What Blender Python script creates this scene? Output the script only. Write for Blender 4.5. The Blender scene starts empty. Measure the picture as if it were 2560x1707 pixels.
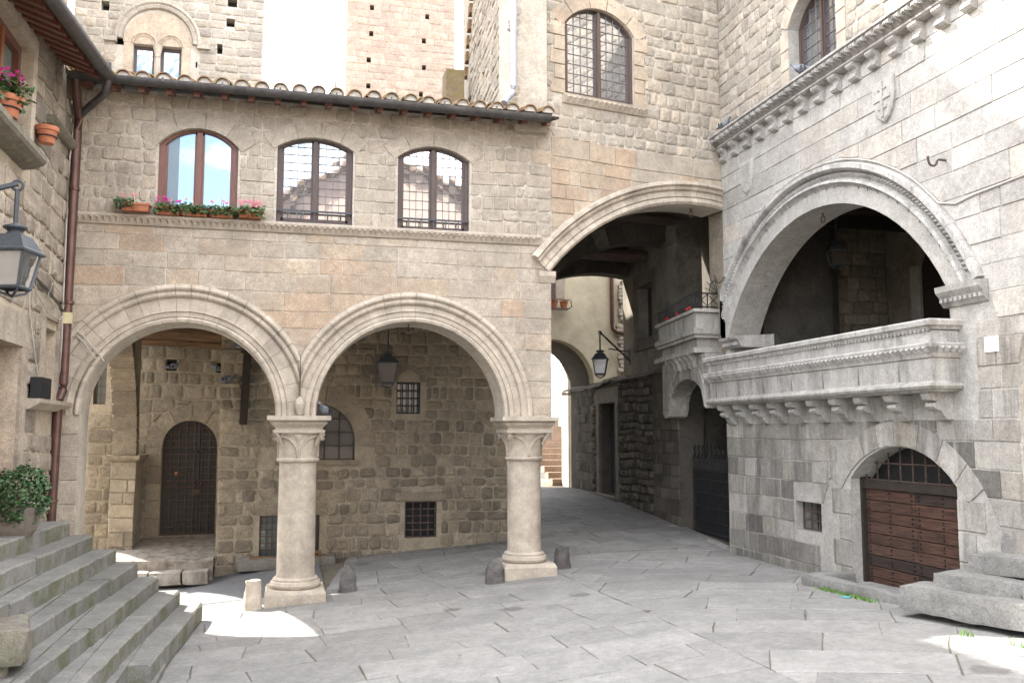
import bpy, math, random
from mathutils import Vector, Matrix
from mathutils.geometry import tessellate_polygon
rad = math.radians
S = 1.2          # metres per drawing unit (door height about two metres)
scene = bpy.context.scene
COL = scene.collection

# ------------------------------------------------------------------ camera
cam = bpy.data.cameras.new('camera'); camo = bpy.data.objects.new('camera', cam); COL.objects.link(camo)
camo.location = (0, 0, 1.9*S)
camo.rotation_euler = (rad(90+5.7), 0, rad(-13.8))
cam.sensor_width = 36.0; cam.lens = 36.0*2300/2560
cam.clip_start = .1; cam.clip_end = 2000
scene.camera = camo

# ------------------------------------------------------------------ sky, sun, exposure
SD = Vector((.95, -1.0, -1.28)).normalized()      # direction the sunlight travels
el = math.asin(-SD.z); az = math.atan2(-SD.x, -SD.y)
w = bpy.data.worlds.new('World'); scene.world = w; w.use_nodes = True
nt = w.node_tree; nt.nodes.clear()
def wn(t, **k):
    n = nt.nodes.new(t)
    for a, b in k.items(): setattr(n, a, b)
    return n
out = wn('ShaderNodeOutputWorld'); bg = wn('ShaderNodeBackground')
sky = wn('ShaderNodeTexSky', sky_type='NISHITA'); sky.sun_disc = False
sky.sun_elevation = el; sky.sun_rotation = az
sky.air_density = 1.0; sky.dust_density = 2.0; sky.ozone_density = 1.0
tc = wn('ShaderNodeTexCoord'); mp = wn('ShaderNodeMapping'); mp.inputs['Scale'].default_value = (1, 1, 1.7); mp.inputs['Location'].default_value = (7.7, 6.1, 2.2); mp.inputs['Rotation'].default_value = (0, 0, rad(-13))
no = wn('ShaderNodeTexNoise'); no.inputs['Scale'].default_value = 2.6; no.inputs['Detail'].default_value = 7; no.inputs['Roughness'].default_value = .52
cr = wn('ShaderNodeValToRGB'); cr.color_ramp.elements[0].position = .42; cr.color_ramp.elements[1].position = .56
mx = wn('ShaderNodeMixRGB'); mx.inputs['Color2'].default_value = (10.5, 10.4, 10.4, 1)
nt.links.new(tc.outputs['Generated'], mp.inputs['Vector']); nt.links.new(mp.outputs['Vector'], no.inputs['Vector'])
nt.links.new(no.outputs['Fac'], cr.inputs['Fac']); nt.links.new(cr.outputs['Color'], mx.inputs['Fac'])
nt.links.new(sky.outputs['Color'], mx.inputs['Color1']); nt.links.new(mx.outputs['Color'], bg.inputs['Color'])
bg.inputs['Strength'].default_value = .145
nt.links.new(bg.outputs['Background'], out.inputs['Surface'])
sl = bpy.data.lights.new('sun', 'SUN'); sl.energy = 3.8; sl.angle = rad(.55); sl.color = (1, .94, .84)
so = bpy.data.objects.new('sun', sl); COL.objects.link(so); so.location = (-20, 20, 40)
so.rotation_euler = SD.to_track_quat('-Z', 'Y').to_euler()
scene.view_settings.view_transform = 'Standard'; scene.view_settings.look = 'None'
scene.view_settings.gamma = 1; scene.view_settings.exposure = 2.6
scene.view_settings.use_curve_mapping = False

# ------------------------------------------------------------------ materials
def NT(name):
    m = bpy.data.materials.new(name); m.use_nodes = True
    t = m.node_tree; p = t.nodes['Principled BSDF']
    def N(ty, **k):
        n = t.nodes.new(ty)
        for a, b in k.items():
            if a.startswith('i_'): n.inputs[a[2:].replace('_', ' ')].default_value = b
            else: setattr(n, a, b)
        return n
    return m, t, p, N, t.links.new
def ramp(n, stops):
    e = n.color_ramp.elements
    while len(e) < len(stops): e.new(.5)
    for i, (a, c) in enumerate(stops):
        e[i].position = a; e[i].color = (*c, 1) if len(c) == 3 else c
def stone_mat(name, pal, var=.35, stain=(.05, .045, .04), stain_amt=.35, stain_scale=1.3, streak=0, moss=0, bump=.5, fine=55, rough=.92, pit=.35, spots=0, grain=(.74, 1.22)):
    m, t, p, N, L = NT(name)
    geo = N('ShaderNodeNewGeometry'); at = N('ShaderNodeAttribute', attribute_name='tint')
    sep = N('ShaderNodeSeparateColor'); L(at.outputs['Color'], sep.inputs['Color'])
    rp = N('ShaderNodeValToRGB'); ramp(rp, [(i/(len(pal)-1), c) for i, c in enumerate(pal)])
    L(sep.outputs['Red'], rp.inputs['Fac'])
    n1 = N('ShaderNodeTexNoise', i_Scale=3.1, i_Detail=6, i_Roughness=.62); L(geo.outputs['Position'], n1.inputs['Vector'])
    n2 = N('ShaderNodeTexNoise', i_Scale=fine, i_Detail=5, i_Roughness=.7); L(geo.outputs['Position'], n2.inputs['Vector'])
    n3 = N('ShaderNodeTexNoise', i_Scale=fine*.25, i_Detail=4, i_Roughness=.6); L(geo.outputs['Position'], n3.inputs['Vector'])
    # brightness of the stone itself and mottling
    ma = N('ShaderNodeMath', operation='MULTIPLY_ADD'); ma.inputs[1].default_value = var; ma.inputs[2].default_value = 1-var/2
    L(sep.outputs['Green'], ma.inputs[0])
    mm = N('ShaderNodeMapRange'); mm.inputs['From Min'].default_value = .3; mm.inputs['From Max'].default_value = .7; mm.inputs['To Min'].default_value = .84; mm.inputs['To Max'].default_value = 1.14
    L(n1.outputs['Fac'], mm.inputs['Value'])
    mf = N('ShaderNodeMapRange'); mf.inputs['From Min'].default_value = .28; mf.inputs['From Max'].default_value = .72; mf.inputs['To Min'].default_value = grain[0]; mf.inputs['To Max'].default_value = grain[1]
    L(n2.outputs['Fac'], mf.inputs['Value'])
    m3 = N('ShaderNodeMapRange'); m3.inputs['From Min'].default_value = .3; m3.inputs['From Max'].default_value = .7; m3.inputs['To Min'].default_value = .86; m3.inputs['To Max'].default_value = 1.13
    L(n3.outputs['Fac'], m3.inputs['Value'])
    a = N('ShaderNodeMath', operation='MULTIPLY'); L(ma.outputs[0], a.inputs[0]); L(mm.outputs[0], a.inputs[1])
    b = N('ShaderNodeMath', operation='MULTIPLY'); L(a.outputs[0], b.inputs[0]); L(mf.outputs[0], b.inputs[1])
    c = N('ShaderNodeMath', operation='MULTIPLY'); L(b.outputs[0], c.inputs[0]); L(m3.outputs[0], c.inputs[1])
    vm = N('ShaderNodeVectorMath', operation='SCALE'); L(rp.outputs['Color'], vm.inputs[0]); L(c.outputs[0], vm.inputs['Scale'])
    # weather stains
    ms = N('ShaderNodeMapping'); ms.inputs['Scale'].default_value = (1, 1, .16 if streak else 1)
    L(geo.outputs['Position'], ms.inputs['Vector'])
    ns = N('ShaderNodeTexNoise', i_Scale=stain_scale*(3 if streak else 1), i_Detail=8, i_Roughness=.68); L(ms.outputs['Vector'], ns.inputs['Vector'])
    rs = N('ShaderNodeMapRange'); rs.inputs['From Min'].default_value = .5; rs.inputs['From Max'].default_value = .72; rs.inputs['To Max'].default_value = stain_amt
    L(ns.outputs['Fac'], rs.inputs['Value'])
    x1 = N('ShaderNodeMixRGB'); x1.inputs['Color2'].default_value = (*stain, 1)
    L(rs.outputs[0], x1.inputs['Fac']); L(vm.outputs[0], x1.inputs['Color1'])
    last = x1
    # small pits
    vo = N('ShaderNodeTexNoise', i_Scale=fine*.9, i_Detail=2, i_Roughness=.5); L(geo.outputs['Position'], vo.inputs['Vector'])
    rv = N('ShaderNodeMapRange'); rv.inputs['From Min'].default_value = .63; rv.inputs['From Max'].default_value = .72; rv.inputs['To Max'].default_value = pit
    L(vo.outputs['Fac'], rv.inputs['Value'])
    x2 = N('ShaderNodeMixRGB'); x2.inputs['Color2'].default_value = (stain[0]*.8, stain[1]*.8, stain[2]*.8, 1)
    L(rv.outputs[0], x2.inputs['Fac']); L(last.outputs[0], x2.inputs['Color1']); last = x2
    if spots:   # worn holes and old stains, each with its own outline
        wv = N('ShaderNodeTexNoise', i_Scale=6, i_Detail=3); L(geo.outputs['Position'], wv.inputs['Vector'])
        va = N('ShaderNodeVectorMath', operation='MULTIPLY_ADD'); va.inputs[1].default_value = (.22, .22, 0); L(wv.outputs['Color'], va.inputs[0]); L(geo.outputs['Position'], va.inputs[2])
        vv = N('ShaderNodeTexVoronoi', i_Scale=.72); L(va.outputs[0], vv.inputs['Vector'])
        rw = N('ShaderNodeMapRange'); rw.inputs['From Min'].default_value = .115; rw.inputs['From Max'].default_value = .08; rw.inputs['To Max'].default_value = spots
        L(vv.outputs['Distance'], rw.inputs['Value'])
        x5 = N('ShaderNodeMixRGB'); x5.inputs['Color2'].default_value = (.07, .062, .055, 1)
        L(rw.outputs[0], x5.inputs['Fac']); L(last.outputs[0], x5.inputs['Color1']); last = x5
    if streak:
        mw = N('ShaderNodeMapping'); mw.inputs['Scale'].default_value = (1, 1, .12); mw.inputs['Location'].default_value = (7, 3, 1)
        L(geo.outputs['Position'], mw.inputs['Vector'])
        nw = N('ShaderNodeTexNoise', i_Scale=5.5, i_Detail=6, i_Roughness=.6); L(mw.outputs['Vector'], nw.inputs['Vector'])
        rw = N('ShaderNodeMapRange'); rw.inputs['From Min'].default_value = .56; rw.inputs['From Max'].default_value = .7; rw.inputs['To Max'].default_value = .5*streak
        L(nw.outputs['Fac'], rw.inputs['Value'])
        x4 = N('ShaderNodeMixRGB'); x4.inputs['Color2'].default_value = (.5, .49, .46, 1)
        L(rw.outputs[0], x4.inputs['Fac']); L(last.outputs[0], x4.inputs['Color1']); last = x4
    if moss:
        nm = N('ShaderNodeTexNoise', i_Scale=2.2, i_Detail=7, i_Roughness=.7); L(geo.outputs['Position'], nm.inputs['Vector'])
        rm = N('ShaderNodeMapRange'); rm.inputs['From Min'].default_value = .45; rm.inputs['From Max'].default_value = .62; rm.inputs['To Max'].default_value = moss
        L(nm.outputs['Fac'], rm.inputs['Value'])
        sn = N('ShaderNodeSeparateXYZ'); L(geo.outputs['Normal'], sn.inputs[0])
        ab = N('ShaderNodeMath', operation='SUBTRACT'); ab.inputs[0].default_value = 1.0; L(sn.outputs['Z'], ab.inputs[1]); ab.use_clamp = True
        mu = N('ShaderNodeMath', operation='MULTIPLY'); L(rm.outputs[0], mu.inputs[0]); L(ab.outputs[0], mu.inputs[1]); mu.use_clamp = True
        x3 = N('ShaderNodeMixRGB'); x3.inputs['Color2'].default_value = (.075, .085, .018, 1)
        L(mu.outputs[0], x3.inputs['Fac']); L(last.outputs[0], x3.inputs['Color1']); last = x3
    L(last.outputs[0], p.inputs['Base Color'])
    p.inputs['Roughness'].default_value = rough; p.inputs['Specular IOR Level'].default_value = .25
    ad = N('ShaderNodeMath', operation='MULTIPLY_ADD'); ad.inputs[1].default_value = .45; L(n2.outputs['Fac'], ad.inputs[0]); L(n3.outputs['Fac'], ad.inputs[2])
    sb = N('ShaderNodeMath', operation='MULTIPLY_ADD'); sb.inputs[1].default_value = -.8; L(rv.outputs[0], sb.inputs[0]); L(ad.outputs[0], sb.inputs[2])
    bp = N('ShaderNodeBump'); bp.inputs['Strength'].default_value = bump; bp.inputs['Distance'].default_value = .012
    L(sb.outputs[0], bp.inputs['Height']); L(bp.outputs['Normal'], p.inputs['Normal'])
    return m
def plain(name, col, rough=.5, metal=0, var=.25, scale=14, bump=.1, col2=None, stretch=None, spec=.4, tints=None):
    m, t, p, N, L = NT(name)
    geo = N('ShaderNodeNewGeometry'); mp_ = N('ShaderNodeMapping')
    if stretch: mp_.inputs['Scale'].default_value = stretch
    L(geo.outputs['Position'], mp_.inputs['Vector'])
    n1 = N('ShaderNodeTexNoise', i_Scale=scale, i_Detail=6, i_Roughness=.65); L(mp_.outputs['Vector'], n1.inputs['Vector'])
    rp = N('ShaderNodeValToRGB'); c2 = col2 or tuple(x*(1-var) for x in col)
    ramp(rp, [(.35, c2), (.62, tuple(min(1, x*(1+var*.3)) for x in col))])
    L(n1.outputs['Fac'], rp.inputs['Fac']); L(rp.outputs['Color'], p.inputs['Base Color'])
    if tints:
        at = N('ShaderNodeAttribute', attribute_name='tint'); sp = N('ShaderNodeSeparateColor'); L(at.outputs['Color'], sp.inputs['Color'])
        r2 = N('ShaderNodeValToRGB'); ramp(r2, [(i/(len(tints)-1), c) for i, c in enumerate(tints)]); L(sp.outputs['Red'], r2.inputs['Fac'])
        ml = N('ShaderNodeMixRGB', blend_type='MULTIPLY'); ml.inputs['Fac'].default_value = 1; L(rp.outputs['Color'], ml.inputs['Color1']); L(r2.outputs['Color'], ml.inputs['Color2']); L(ml.outputs['Color'], p.inputs['Base Color'])
    p.inputs['Roughness'].default_value = rough; p.inputs['Metallic'].default_value = metal; p.inputs['Specular IOR Level'].default_value = spec
    bp = N('ShaderNodeBump'); bp.inputs['Strength'].default_value = bump; bp.inputs['Distance'].default_value = .01
    L(n1.outputs['Fac'], bp.inputs['Height']); L(bp.outputs['Normal'], p.inputs['Normal'])
    return m
def glass_mat(name, base, refl=.4, edge=.6):
    m, t, p, N, L = NT(name)
    p.inputs['Base Color'].default_value = (*base, 1); p.inputs['Roughness'].default_value = .25; p.inputs['Specular IOR Level'].default_value = .5
    gl = N('ShaderNodeBsdfGlossy'); gl.inputs['Roughness'].default_value = .03; gl.inputs['Color'].default_value = (.93, .95, 1, 1)
    geo = N('ShaderNodeNewGeometry'); n1 = N('ShaderNodeTexNoise', i_Scale=5, i_Detail=2); L(geo.outputs['Position'], n1.inputs['Vector'])
    bp = N('ShaderNodeBump'); bp.inputs['Strength'].default_value = .035; bp.inputs['Distance'].default_value = .02
    L(n1.outputs['Fac'], bp.inputs['Height']); L(bp.outputs['Normal'], gl.inputs['Normal'])
    lw = N('ShaderNodeLayerWeight'); lw.inputs['Blend'].default_value = .35
    ma = N('ShaderNodeMath', operation='MULTIPLY_ADD'); ma.inputs[1].default_value = edge; ma.inputs[2].default_value = refl; ma.use_clamp = True
    L(lw.outputs['Fresnel'], ma.inputs[0])
    mix = N('ShaderNodeMixShader'); L(ma.outputs[0], mix.inputs['Fac']); L(p.outputs[0], mix.inputs[1]); L(gl.outputs[0], mix.inputs[2])
    L(mix.outputs[0], t.nodes['Material Output'].inputs['Surface'])
    return m
M = {}
M['facade'] = stone_mat('warm_tuff', [(.355, .307, .248), (.38, .33, .268), (.405, .352, .286), (.41, .336, .256), (.39, .296, .215)], var=.14, stain=(.17, .15, .13), stain_amt=.4, bump=.6)
M['mould'] = stone_mat('pale_moulded_stone', [(.40, .35, .285), (.45, .39, .32)], var=.2, stain=(.15, .13, .11), stain_amt=.45, stain_scale=2.2, bump=.3, pit=.12, fine=32, grain=(.9, 1.08))
M['mortar'] = stone_mat('warm_mortar', [(.44, .40, .34), (.48, .43, .37)], var=.1, stain=(.2, .18, .15), stain_amt=.5, bump=.5)
M['grey'] = stone_mat('grey_peperino', [(.315, .298, .268), (.355, .338, .308), (.375, .358, .33), (.39, .355, .308)], var=.2, stain=(.15, .143, .13), stain_amt=.35, stain_scale=1.6, bump=.5)
M['greylow'] = stone_mat('weathered_peperino', [(.15, .14, .125), (.24, .225, .2), (.29, .275, .25), (.31, .285, .245)], var=.4, stain=(.06, .055, .05), stain_amt=.75, stain_scale=1.2, streak=1, bump=.6)
M['balc'] = stone_mat('balcony_peperino', [(.31, .295, .27), (.37, .355, .335)], var=.25, stain=(.07, .065, .06), stain_amt=.65, stain_scale=1.5, streak=.8, bump=.45)
M['dark'] = stone_mat('brown_porch_stone', [(.175, .15, .115), (.225, .192, .145), (.265, .226, .17), (.285, .24, .175)], var=.36, stain=(.075, .065, .055), stain_amt=.55, stain_scale=2.4, bump=1.3, fine=42)
M['darkmortar'] = stone_mat('brown_mortar', [(.30, .26, .195), (.33, .285, .215)], var=.1, stain=(.1, .085, .065), stain_amt=.6, bump=.6)
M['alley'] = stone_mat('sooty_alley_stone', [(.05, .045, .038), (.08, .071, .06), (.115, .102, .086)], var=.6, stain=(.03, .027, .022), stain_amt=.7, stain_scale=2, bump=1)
M['left'] = stone_mat('brown_left_stone', [(.22, .19, .155), (.28, .24, .195), (.33, .285, .23)], var=.4, stain=(.11, .09, .075), stain_amt=.7, stain_scale=2.4, bump=.9, fine=38)
M['leftmortar'] = stone_mat('left_mortar', [(.42, .36, .28), (.42, .36, .28)], var=.1, stain=(.25, .21, .17), stain_amt=.5, bump=.7)
M['tower'] = stone_mat('pale_tower_stone', [(.31, .28, .235), (.37, .33, .275), (.39, .335, .265)], var=.3, stain=(.2, .18, .15), stain_amt=.4, bump=.6)
M['pink'] = stone_mat('pink_tower_stone', [(.275, .208, .165), (.30, .228, .18), (.295, .236, .19)], var=.2, stain=(.28, .22, .17), stain_amt=.35, bump=.5, fine=20)
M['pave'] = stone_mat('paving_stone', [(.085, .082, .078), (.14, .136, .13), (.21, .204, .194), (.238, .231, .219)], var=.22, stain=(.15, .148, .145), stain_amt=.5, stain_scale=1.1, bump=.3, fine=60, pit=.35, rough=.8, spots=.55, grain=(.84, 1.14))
M['joint'] = stone_mat('paving_joint_soil', [(.15, .128, .10), (.13, .115, .09)], var=.1, stain=(.05, .05, .03), stain_amt=.6, stain_scale=3)
M['step'] = stone_mat('mossy_step_stone', [(.16, .156, .145), (.195, .19, .178), (.21, .203, .188)], var=.25, stain=(.10, .10, .09), stain_amt=.5, moss=.6, bump=.35, fine=60)
M['rightstep'] = stone_mat('rough_step_stone', [(.19, .185, .175), (.225, .22, .205)], var=.2, stain=(.11, .11, .10), stain_amt=.5, bump=1, fine=45)
M['guard'] = stone_mat('guard_stone_dark', [(.085, .078, .074), (.13, .12, .112)], var=.3, stain=(.26, .25, .235), stain_amt=.45, stain_scale=5, bump=.8)
M['lichen'] = stone_mat('lichen_rock', [(.16, .145, .12), (.2, .18, .15)], var=.3, stain=(.32, .31, .22), stain_amt=.6, stain_scale=7, moss=.3, bump=1)
M['plaster'] = plain('ochre_plaster', (.50, .45, .34), .95, 0, .22, 2.2, .3, spec=.1)
M['plaster2'] = plain('grey_plaster', (.19, .172, .145), .95, 0, .3, 2.6, .3, spec=.1)
M['plaster3'] = plain('warm_house_plaster', (.44, .345, .29), .95, 0, .2, 2.2, .2, spec=.1)
M['asphalt'] = plain('asphalt_grey', (.13, .132, .138), .9, 0, .25, 60, .6)
M['redwood'] = plain('red_brown_wood', (.17, .075, .055), .45, 0, .25, 30, .1, stretch=(1, 1, .2))
M['brownwood'] = plain('dark_brown_wood', (.085, .06, .052), .5, 0, .25, 30, .1, stretch=(1, 1, .2))
M['orangewood'] = plain('orange_wood', (.26, .10, .045), .45, 0, .25, 20, .1, stretch=(1, 1, .15))
M['beam'] = plain('old_beam_wood', (.17, .098, .052), .8, 0, .55, 9, .8, stretch=(.25, 3, 4))
M['door_grey'] = plain('dark_door_sheet', (.035, .034, .031), .6, 0, .3, 10, .2)
M['darkbeam'] = plain('soot_dark_wood', (.028, .02, .015), .85, 0, .4, 9, .5)
M['plank'] = plain('weathered_door_plank', (.13, .115, .105), .62, 0, .7, 7, .7, col2=(.024, .02, .02), stretch=(3, .5, 9), tints=[(.27, .2, .18), (.38, .235, .19), (.66, .35, .25), (.54, .44, .4)])
M['iron'] = plain('black_iron', (.022, .023, .026), .5, .3, .4, 30, .3)
M['bluemetal'] = plain('grey_painted_iron', (.06, .068, .078), .5, .2, .25, 20, .2)
M['rust'] = plain('rusted_iron', (.095, .066, .052), .75, .2, .5, 30, .5)
M['copper'] = plain('brown_copper_pipe', (.115, .062, .052), .4, .35, .3, 6, .1)
M['gutter'] = plain('bronze_gutter', (.085, .08, .078), .45, .4, .35, 7, .1)
M['zinc'] = plain('zinc_pipe', (.36, .37, .42), .5, .2, .2, 6, .1)
M['tile'] = stone_mat('lichened_roof_tile', [(.17, .10, .06), (.2, .13, .08), (.19, .15, .09)], var=.35, stain=(.21, .155, .025), stain_amt=.85, stain_scale=7, bump=.7)
M['terracotta'] = plain('terracotta', (.40, .15, .08), .8, 0, .25, 9, .2)
M['leaf'] = plain('leaf_green', (.055, .105, .03), .45, 0, .6, 25, 0)
M['leafdark'] = plain('box_leaf_green', (.045, .10, .032), .4, 0, .6, 18, 0)
M['grass'] = plain('grass_green', (.10, .22, .03), .6, 0, .4, 20, 0)
M['pink_petal'] = plain('pink_petal', (.62, .22, .27), .6, 0, .3, 40, 0)
M['magenta'] = plain('magenta_petal', (.55, .03, .27), .6, 0, .3, 40, 0)
M['redpetal'] = plain('red_petal', (.6, .03, .02), .6, 0, .3, 40, 0)
M['soil'] = plain('potting_soil', (.03, .022, .016), .95, 0, .3, 40, .5)
M['lead'] = plain('lead_came', (.20, .19, .19), .6, .3, .2, 20, .1)
M['white'] = plain('white_enamel', (.78, .78, .76), .4, 0, .04, 6, 0)
M['cable'] = plain('pale_cable', (.42, .39, .35), .6, 0, .2, 10, 0)
M['darkcable'] = plain('dark_cable', (.10, .09, .085), .6, 0, .2, 10, 0)
M['cream'] = plain('cream_plastic', (.55, .49, .30), .5, 0, .1, 10, 0)
M['black'] = plain('black_plastic', (.012, .013, .015), .55, 0, .2, 60, .2)
M['glass'] = glass_mat('window_glass', (.05, .055, .06), .34)
M['glassclear'] = glass_mat('clear_window_glass', (.03, .035, .04), .36)
M['darkglass'] = glass_mat('dark_glass', (.016, .026, .028), .012, .06)
M['greyglass'] = glass_mat('dusty_glass', (.10, .125, .125), .03, .2)
M['lampglass'] = glass_mat('lamp_glass', (.32, .31, .29), .2)
M['amberglass'] = glass_mat('dim_amber_glass', (.055, .04, .028), .01, .1)
M['curtainglass'] = glass_mat('glass_over_curtain', (.13, .155, .145), .04, .3)
M['curtain'] = plain('grey_curtain', (.16, .19, .17), .9, 0, .4, 30, .1, stretch=(6, 6, .1))
M['plume'] = plain('pigeon_grey', (.17, .185, .215), .6, 0, .5, 22, .1)
M['planterstone'] = plain('planter_concrete', (.20, .17, .145), .9, 0, .3, 12, .4)
M['litter'] = plain('earth_litter', (.24, .22, .195), .95, 0, .5, 7, 1, col2=(.12, .10, .08))
M['teal'] = plain('teal_paper', (.10, .32, .33), .7, 0, .1, 10, 0)
M['sticker'] = plain('orange_sticker', (.62, .27, .13), .5, 0, .05, 10, 0)

# ------------------------------------------------------------------ helpers
Z = Vector((0, 0, 1))
ORG = {}
def thing(name, label, cat, loc=(0, 0, 0), group=None, kind=None):
    o = bpy.data.objects.new(name, None); COL.objects.link(o)
    o.empty_display_size = .3
    o.location = Vector(loc)*S; ORG[o.name] = Vector(loc)
    if label: o['label'] = label
    if cat: o['category'] = cat
    if group: o['group'] = group
    if kind: o['kind'] = kind
    return o
class Fr:
    """a wall plane: u along the wall, v up, d out of the wall"""
    def __init__(s, O, U):
        s.O = Vector(O); s.U = Vector(U).normalized(); s.N = s.U.cross(Z)
    def p(s, u, v, d=0): return s.O + s.U*u + Z*v + s.N*d
class MB:
    def __init__(s): s.V = []; s.F = []; s.T = []
    def add(s, V, F, t=(.5, .5, .5)):
        n = len(s.V); s.V += [Vector(v) for v in V]; s.F += [[i+n for i in f] for f in F]; s.T += [t]*len(V)
    def box(s, c, sz, rot=0, t=(.5, .5, .5), tilt=None):
        V = []
        m = Matrix.Rotation(rot, 3, 'Z')
        if tilt is not None: m = m @ tilt
        for x in (-.5, .5):
            for y in (-.5, .5):
                for z in (-.5, .5): V.append(Vector(c)+m @ Vector((x*sz[0], y*sz[1], z*sz[2])))
        s.add(V, [(0, 1, 3, 2), (4, 6, 7, 5), (0, 4, 5, 1), (2, 3, 7, 6), (0, 2, 6, 4), (1, 5, 7, 3)], t)
    def fbox(s, fr, u0, u1, v0, v1, d0, d1, t=(.5, .5, .5)):
        V = [fr.p(u, v, d) for u in (u0, u1) for v in (v0, v1) for d in (d0, d1)]
        s.add(V, [(0, 1, 3, 2), (4, 6, 7, 5), (0, 4, 5, 1), (2, 3, 7, 6), (0, 2, 6, 4), (1, 5, 7, 3)], t)
    def prism(s, fr, poly, d0, d1, t=(.5, .5, .5), back=False, ch=0):
        n = len(poly); V = [fr.p(u, v, d0) for u, v in poly]
        if ch:
            cu = sum(p[0] for p in poly)/n; cv = sum(p[1] for p in poly)/n
            V += [fr.p(u, v, d1-ch) for u, v in poly]
            for u, v in poly:
                l = math.hypot(cu-u, cv-v) or 1; k = min(.3, ch*1.3/l); V.append(fr.p(u+(cu-u)*k, v+(cv-v)*k, d1))
            F = [(i, (i+1) % n, n+(i+1) % n, n+i) for i in range(n)]+[(n+i, n+(i+1) % n, 2*n+(i+1) % n, 2*n+i) for i in range(n)]+[tuple(range(2*n, 3*n))]
        else:
            V += [fr.p(u, v, d1) for u, v in poly]
            F = [(i, (i+1) % n, n+(i+1) % n, n+i) for i in range(n)]+[tuple(range(n, 2*n))]
        if back: F.append(tuple(range(n-1, -1, -1)))
        s.add(V, F, t)
    def profile(s, fr, u0, u1, prof, t=(.5, .5, .5)):
        """prof: closed list of (d, v); extruded from u0 to u1"""
        n = len(prof); V = [fr.p(u0, v, d) for d, v in prof]+[fr.p(u1, v, d) for d, v in prof]
        s.add(V, [(i, (i+1) % n, n+(i+1) % n, n+i) for i in range(n)]+[tuple(range(n-1, -1, -1)), tuple(range(n, 2*n))], t)
    def sweep(s, path, prof, t=(.5, .5, .5), closed=False):
        """path: (x, y) points, outside on the right hand; prof: closed list of (outward, z)"""
        P = [Vector((x, y)) for x, y in path]; m = len(P); n = len(prof); V = []
        for i in range(m):
            a = P[i-1] if (i > 0 or closed) else None; b = P[(i+1) % m] if (i < m-1 or closed) else None
            d1 = (P[i]-a).normalized() if a is not None else (b-P[i]).normalized()
            d2 = (b-P[i]).normalized() if b is not None else d1
            n1 = Vector((d1.y, -d1.x)); n2 = Vector((d2.y, -d2.x)); q = n1+n2; q = q/(q.dot(n1) or 1)
            for o, z in prof: V.append((P[i].x+q.x*o, P[i].y+q.y*o, z))
        F = []
        for i in range(m if closed else m-1):
            j = (i+1) % m
            F += [(i*n+k, j*n+k, j*n+(k+1) % n, i*n+(k+1) % n) for k in range(n)]
        if not closed: F += [tuple(range(n)), tuple(range((m-1)*n+n-1, (m-1)*n-1, -1))]
        s.add(V, F, t)
    def tube(s, pts, r, n=6, t=(.5, .5, .5), caps=True):
        P = [Vector(p) for p in pts]; m = len(P); V = []
        up = Vector((0, 0, 1)); 
        for i in range(m):
            d = (P[min(i+1, m-1)]-P[max(i-1, 0)]).normalized()
            a = d.cross(up)
            if a.length < .05: a = d.cross(Vector((1, .2, 0)))
            a.normalize(); b = d.cross(a)
            rr = r[i] if isinstance(r, (list, tuple)) else r
            V += [P[i]+(a*math.cos(6.2832*k/n)+b*math.sin(6.2832*k/n))*rr for k in range(n)]
        F = [(i*n+k, i*n+(k+1) % n, (i+1)*n+(k+1) % n, (i+1)*n+k) for i in range(m-1) for k in range(n)]
        if caps: F += [tuple(range(n-1, -1, -1)), tuple(range((m-1)*n, m*n))]
        s.add(V, F, t)
    def lathe(s, c, prof, n=24, t=(.5, .5, .5), rot=0, sx=1, sy=1):
        V = []; c = Vector(c)
        for r, z in prof: V += [c+Vector((r*math.cos(rot+6.28318*k/n)*sx, r*math.sin(rot+6.28318*k/n)*sy, z)) for k in range(n)]
        m = len(prof)
        F = [(i*n+k, i*n+(k+1) % n, (i+1)*n+(k+1) % n, (i+1)*n+k) for i in range(m-1) for k in range(n)]
        F += [tuple(range(n-1, -1, -1)), tuple(range((m-1)*n, m*n))]
        s.add(V, F, t)
    def ring(s, c, R, r, ax1, ax2, n=14, k=6, t=(.5, .5, .5), a0=0, a1=6.28318):
        c = Vector(c); ax1 = Vector(ax1).normalized(); ax2 = Vector(ax2).normalized()
        s.tube([c+ax1*R*math.cos(a0+(a1-a0)*i/n)+ax2*R*math.sin(a0+(a1-a0)*i/n) for i in range(n+1)], r, k, t)
    def done(s, name, mat, parent=None, smooth=False, kind=None, label=None, cat=None, group=None):
        o0 = ORG.get(parent.name, Vector()) if parent else Vector()
        me = bpy.data.meshes.new(name)
        me.from_pydata([(v-o0)*S for v in s.V], [], s.F)
        at = me.attributes.new('tint', 'FLOAT_COLOR', 'POINT')
        fl = []
        for x in s.T: fl += [x[0], x[1], x[2], 1]
        at.data.foreach_set('color', fl)
        if smooth:
            me.polygons.foreach_set('use_smooth', [True]*len(me.polygons)); me.set_sharp_from_angle(angle=.7)
        me.materials.append(mat)
        o = bpy.data.objects.new(name, me); COL.objects.link(o)
        if parent: o.parent = parent; ORG[o.name] = o0
        if kind: o['kind'] = kind
        if label: o['label'] = label
        if cat: o['category'] = cat
        if group: o['group'] = group
        return o
def one(name, mat, parent, fn, **k):
    b = MB(); fn(b); return b.done(name, mat, parent, **k)
def arch_poly(uc, half, vb, vs, rise, n=14):
    """convex opening outline, counter-clockwise from bottom left"""
    R = (half*half+rise*rise)/(2*rise); vc = vs+rise-R; a = math.asin(min(1, half/R))
    if rise > half: a = math.pi-a
    arc = [(uc+R*math.sin(a-2*a*i/n), vc+R*math.cos(a-2*a*i/n)) for i in range(n+1)]
    return [(uc-half, vb), (uc+half, vb)]+arc
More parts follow.
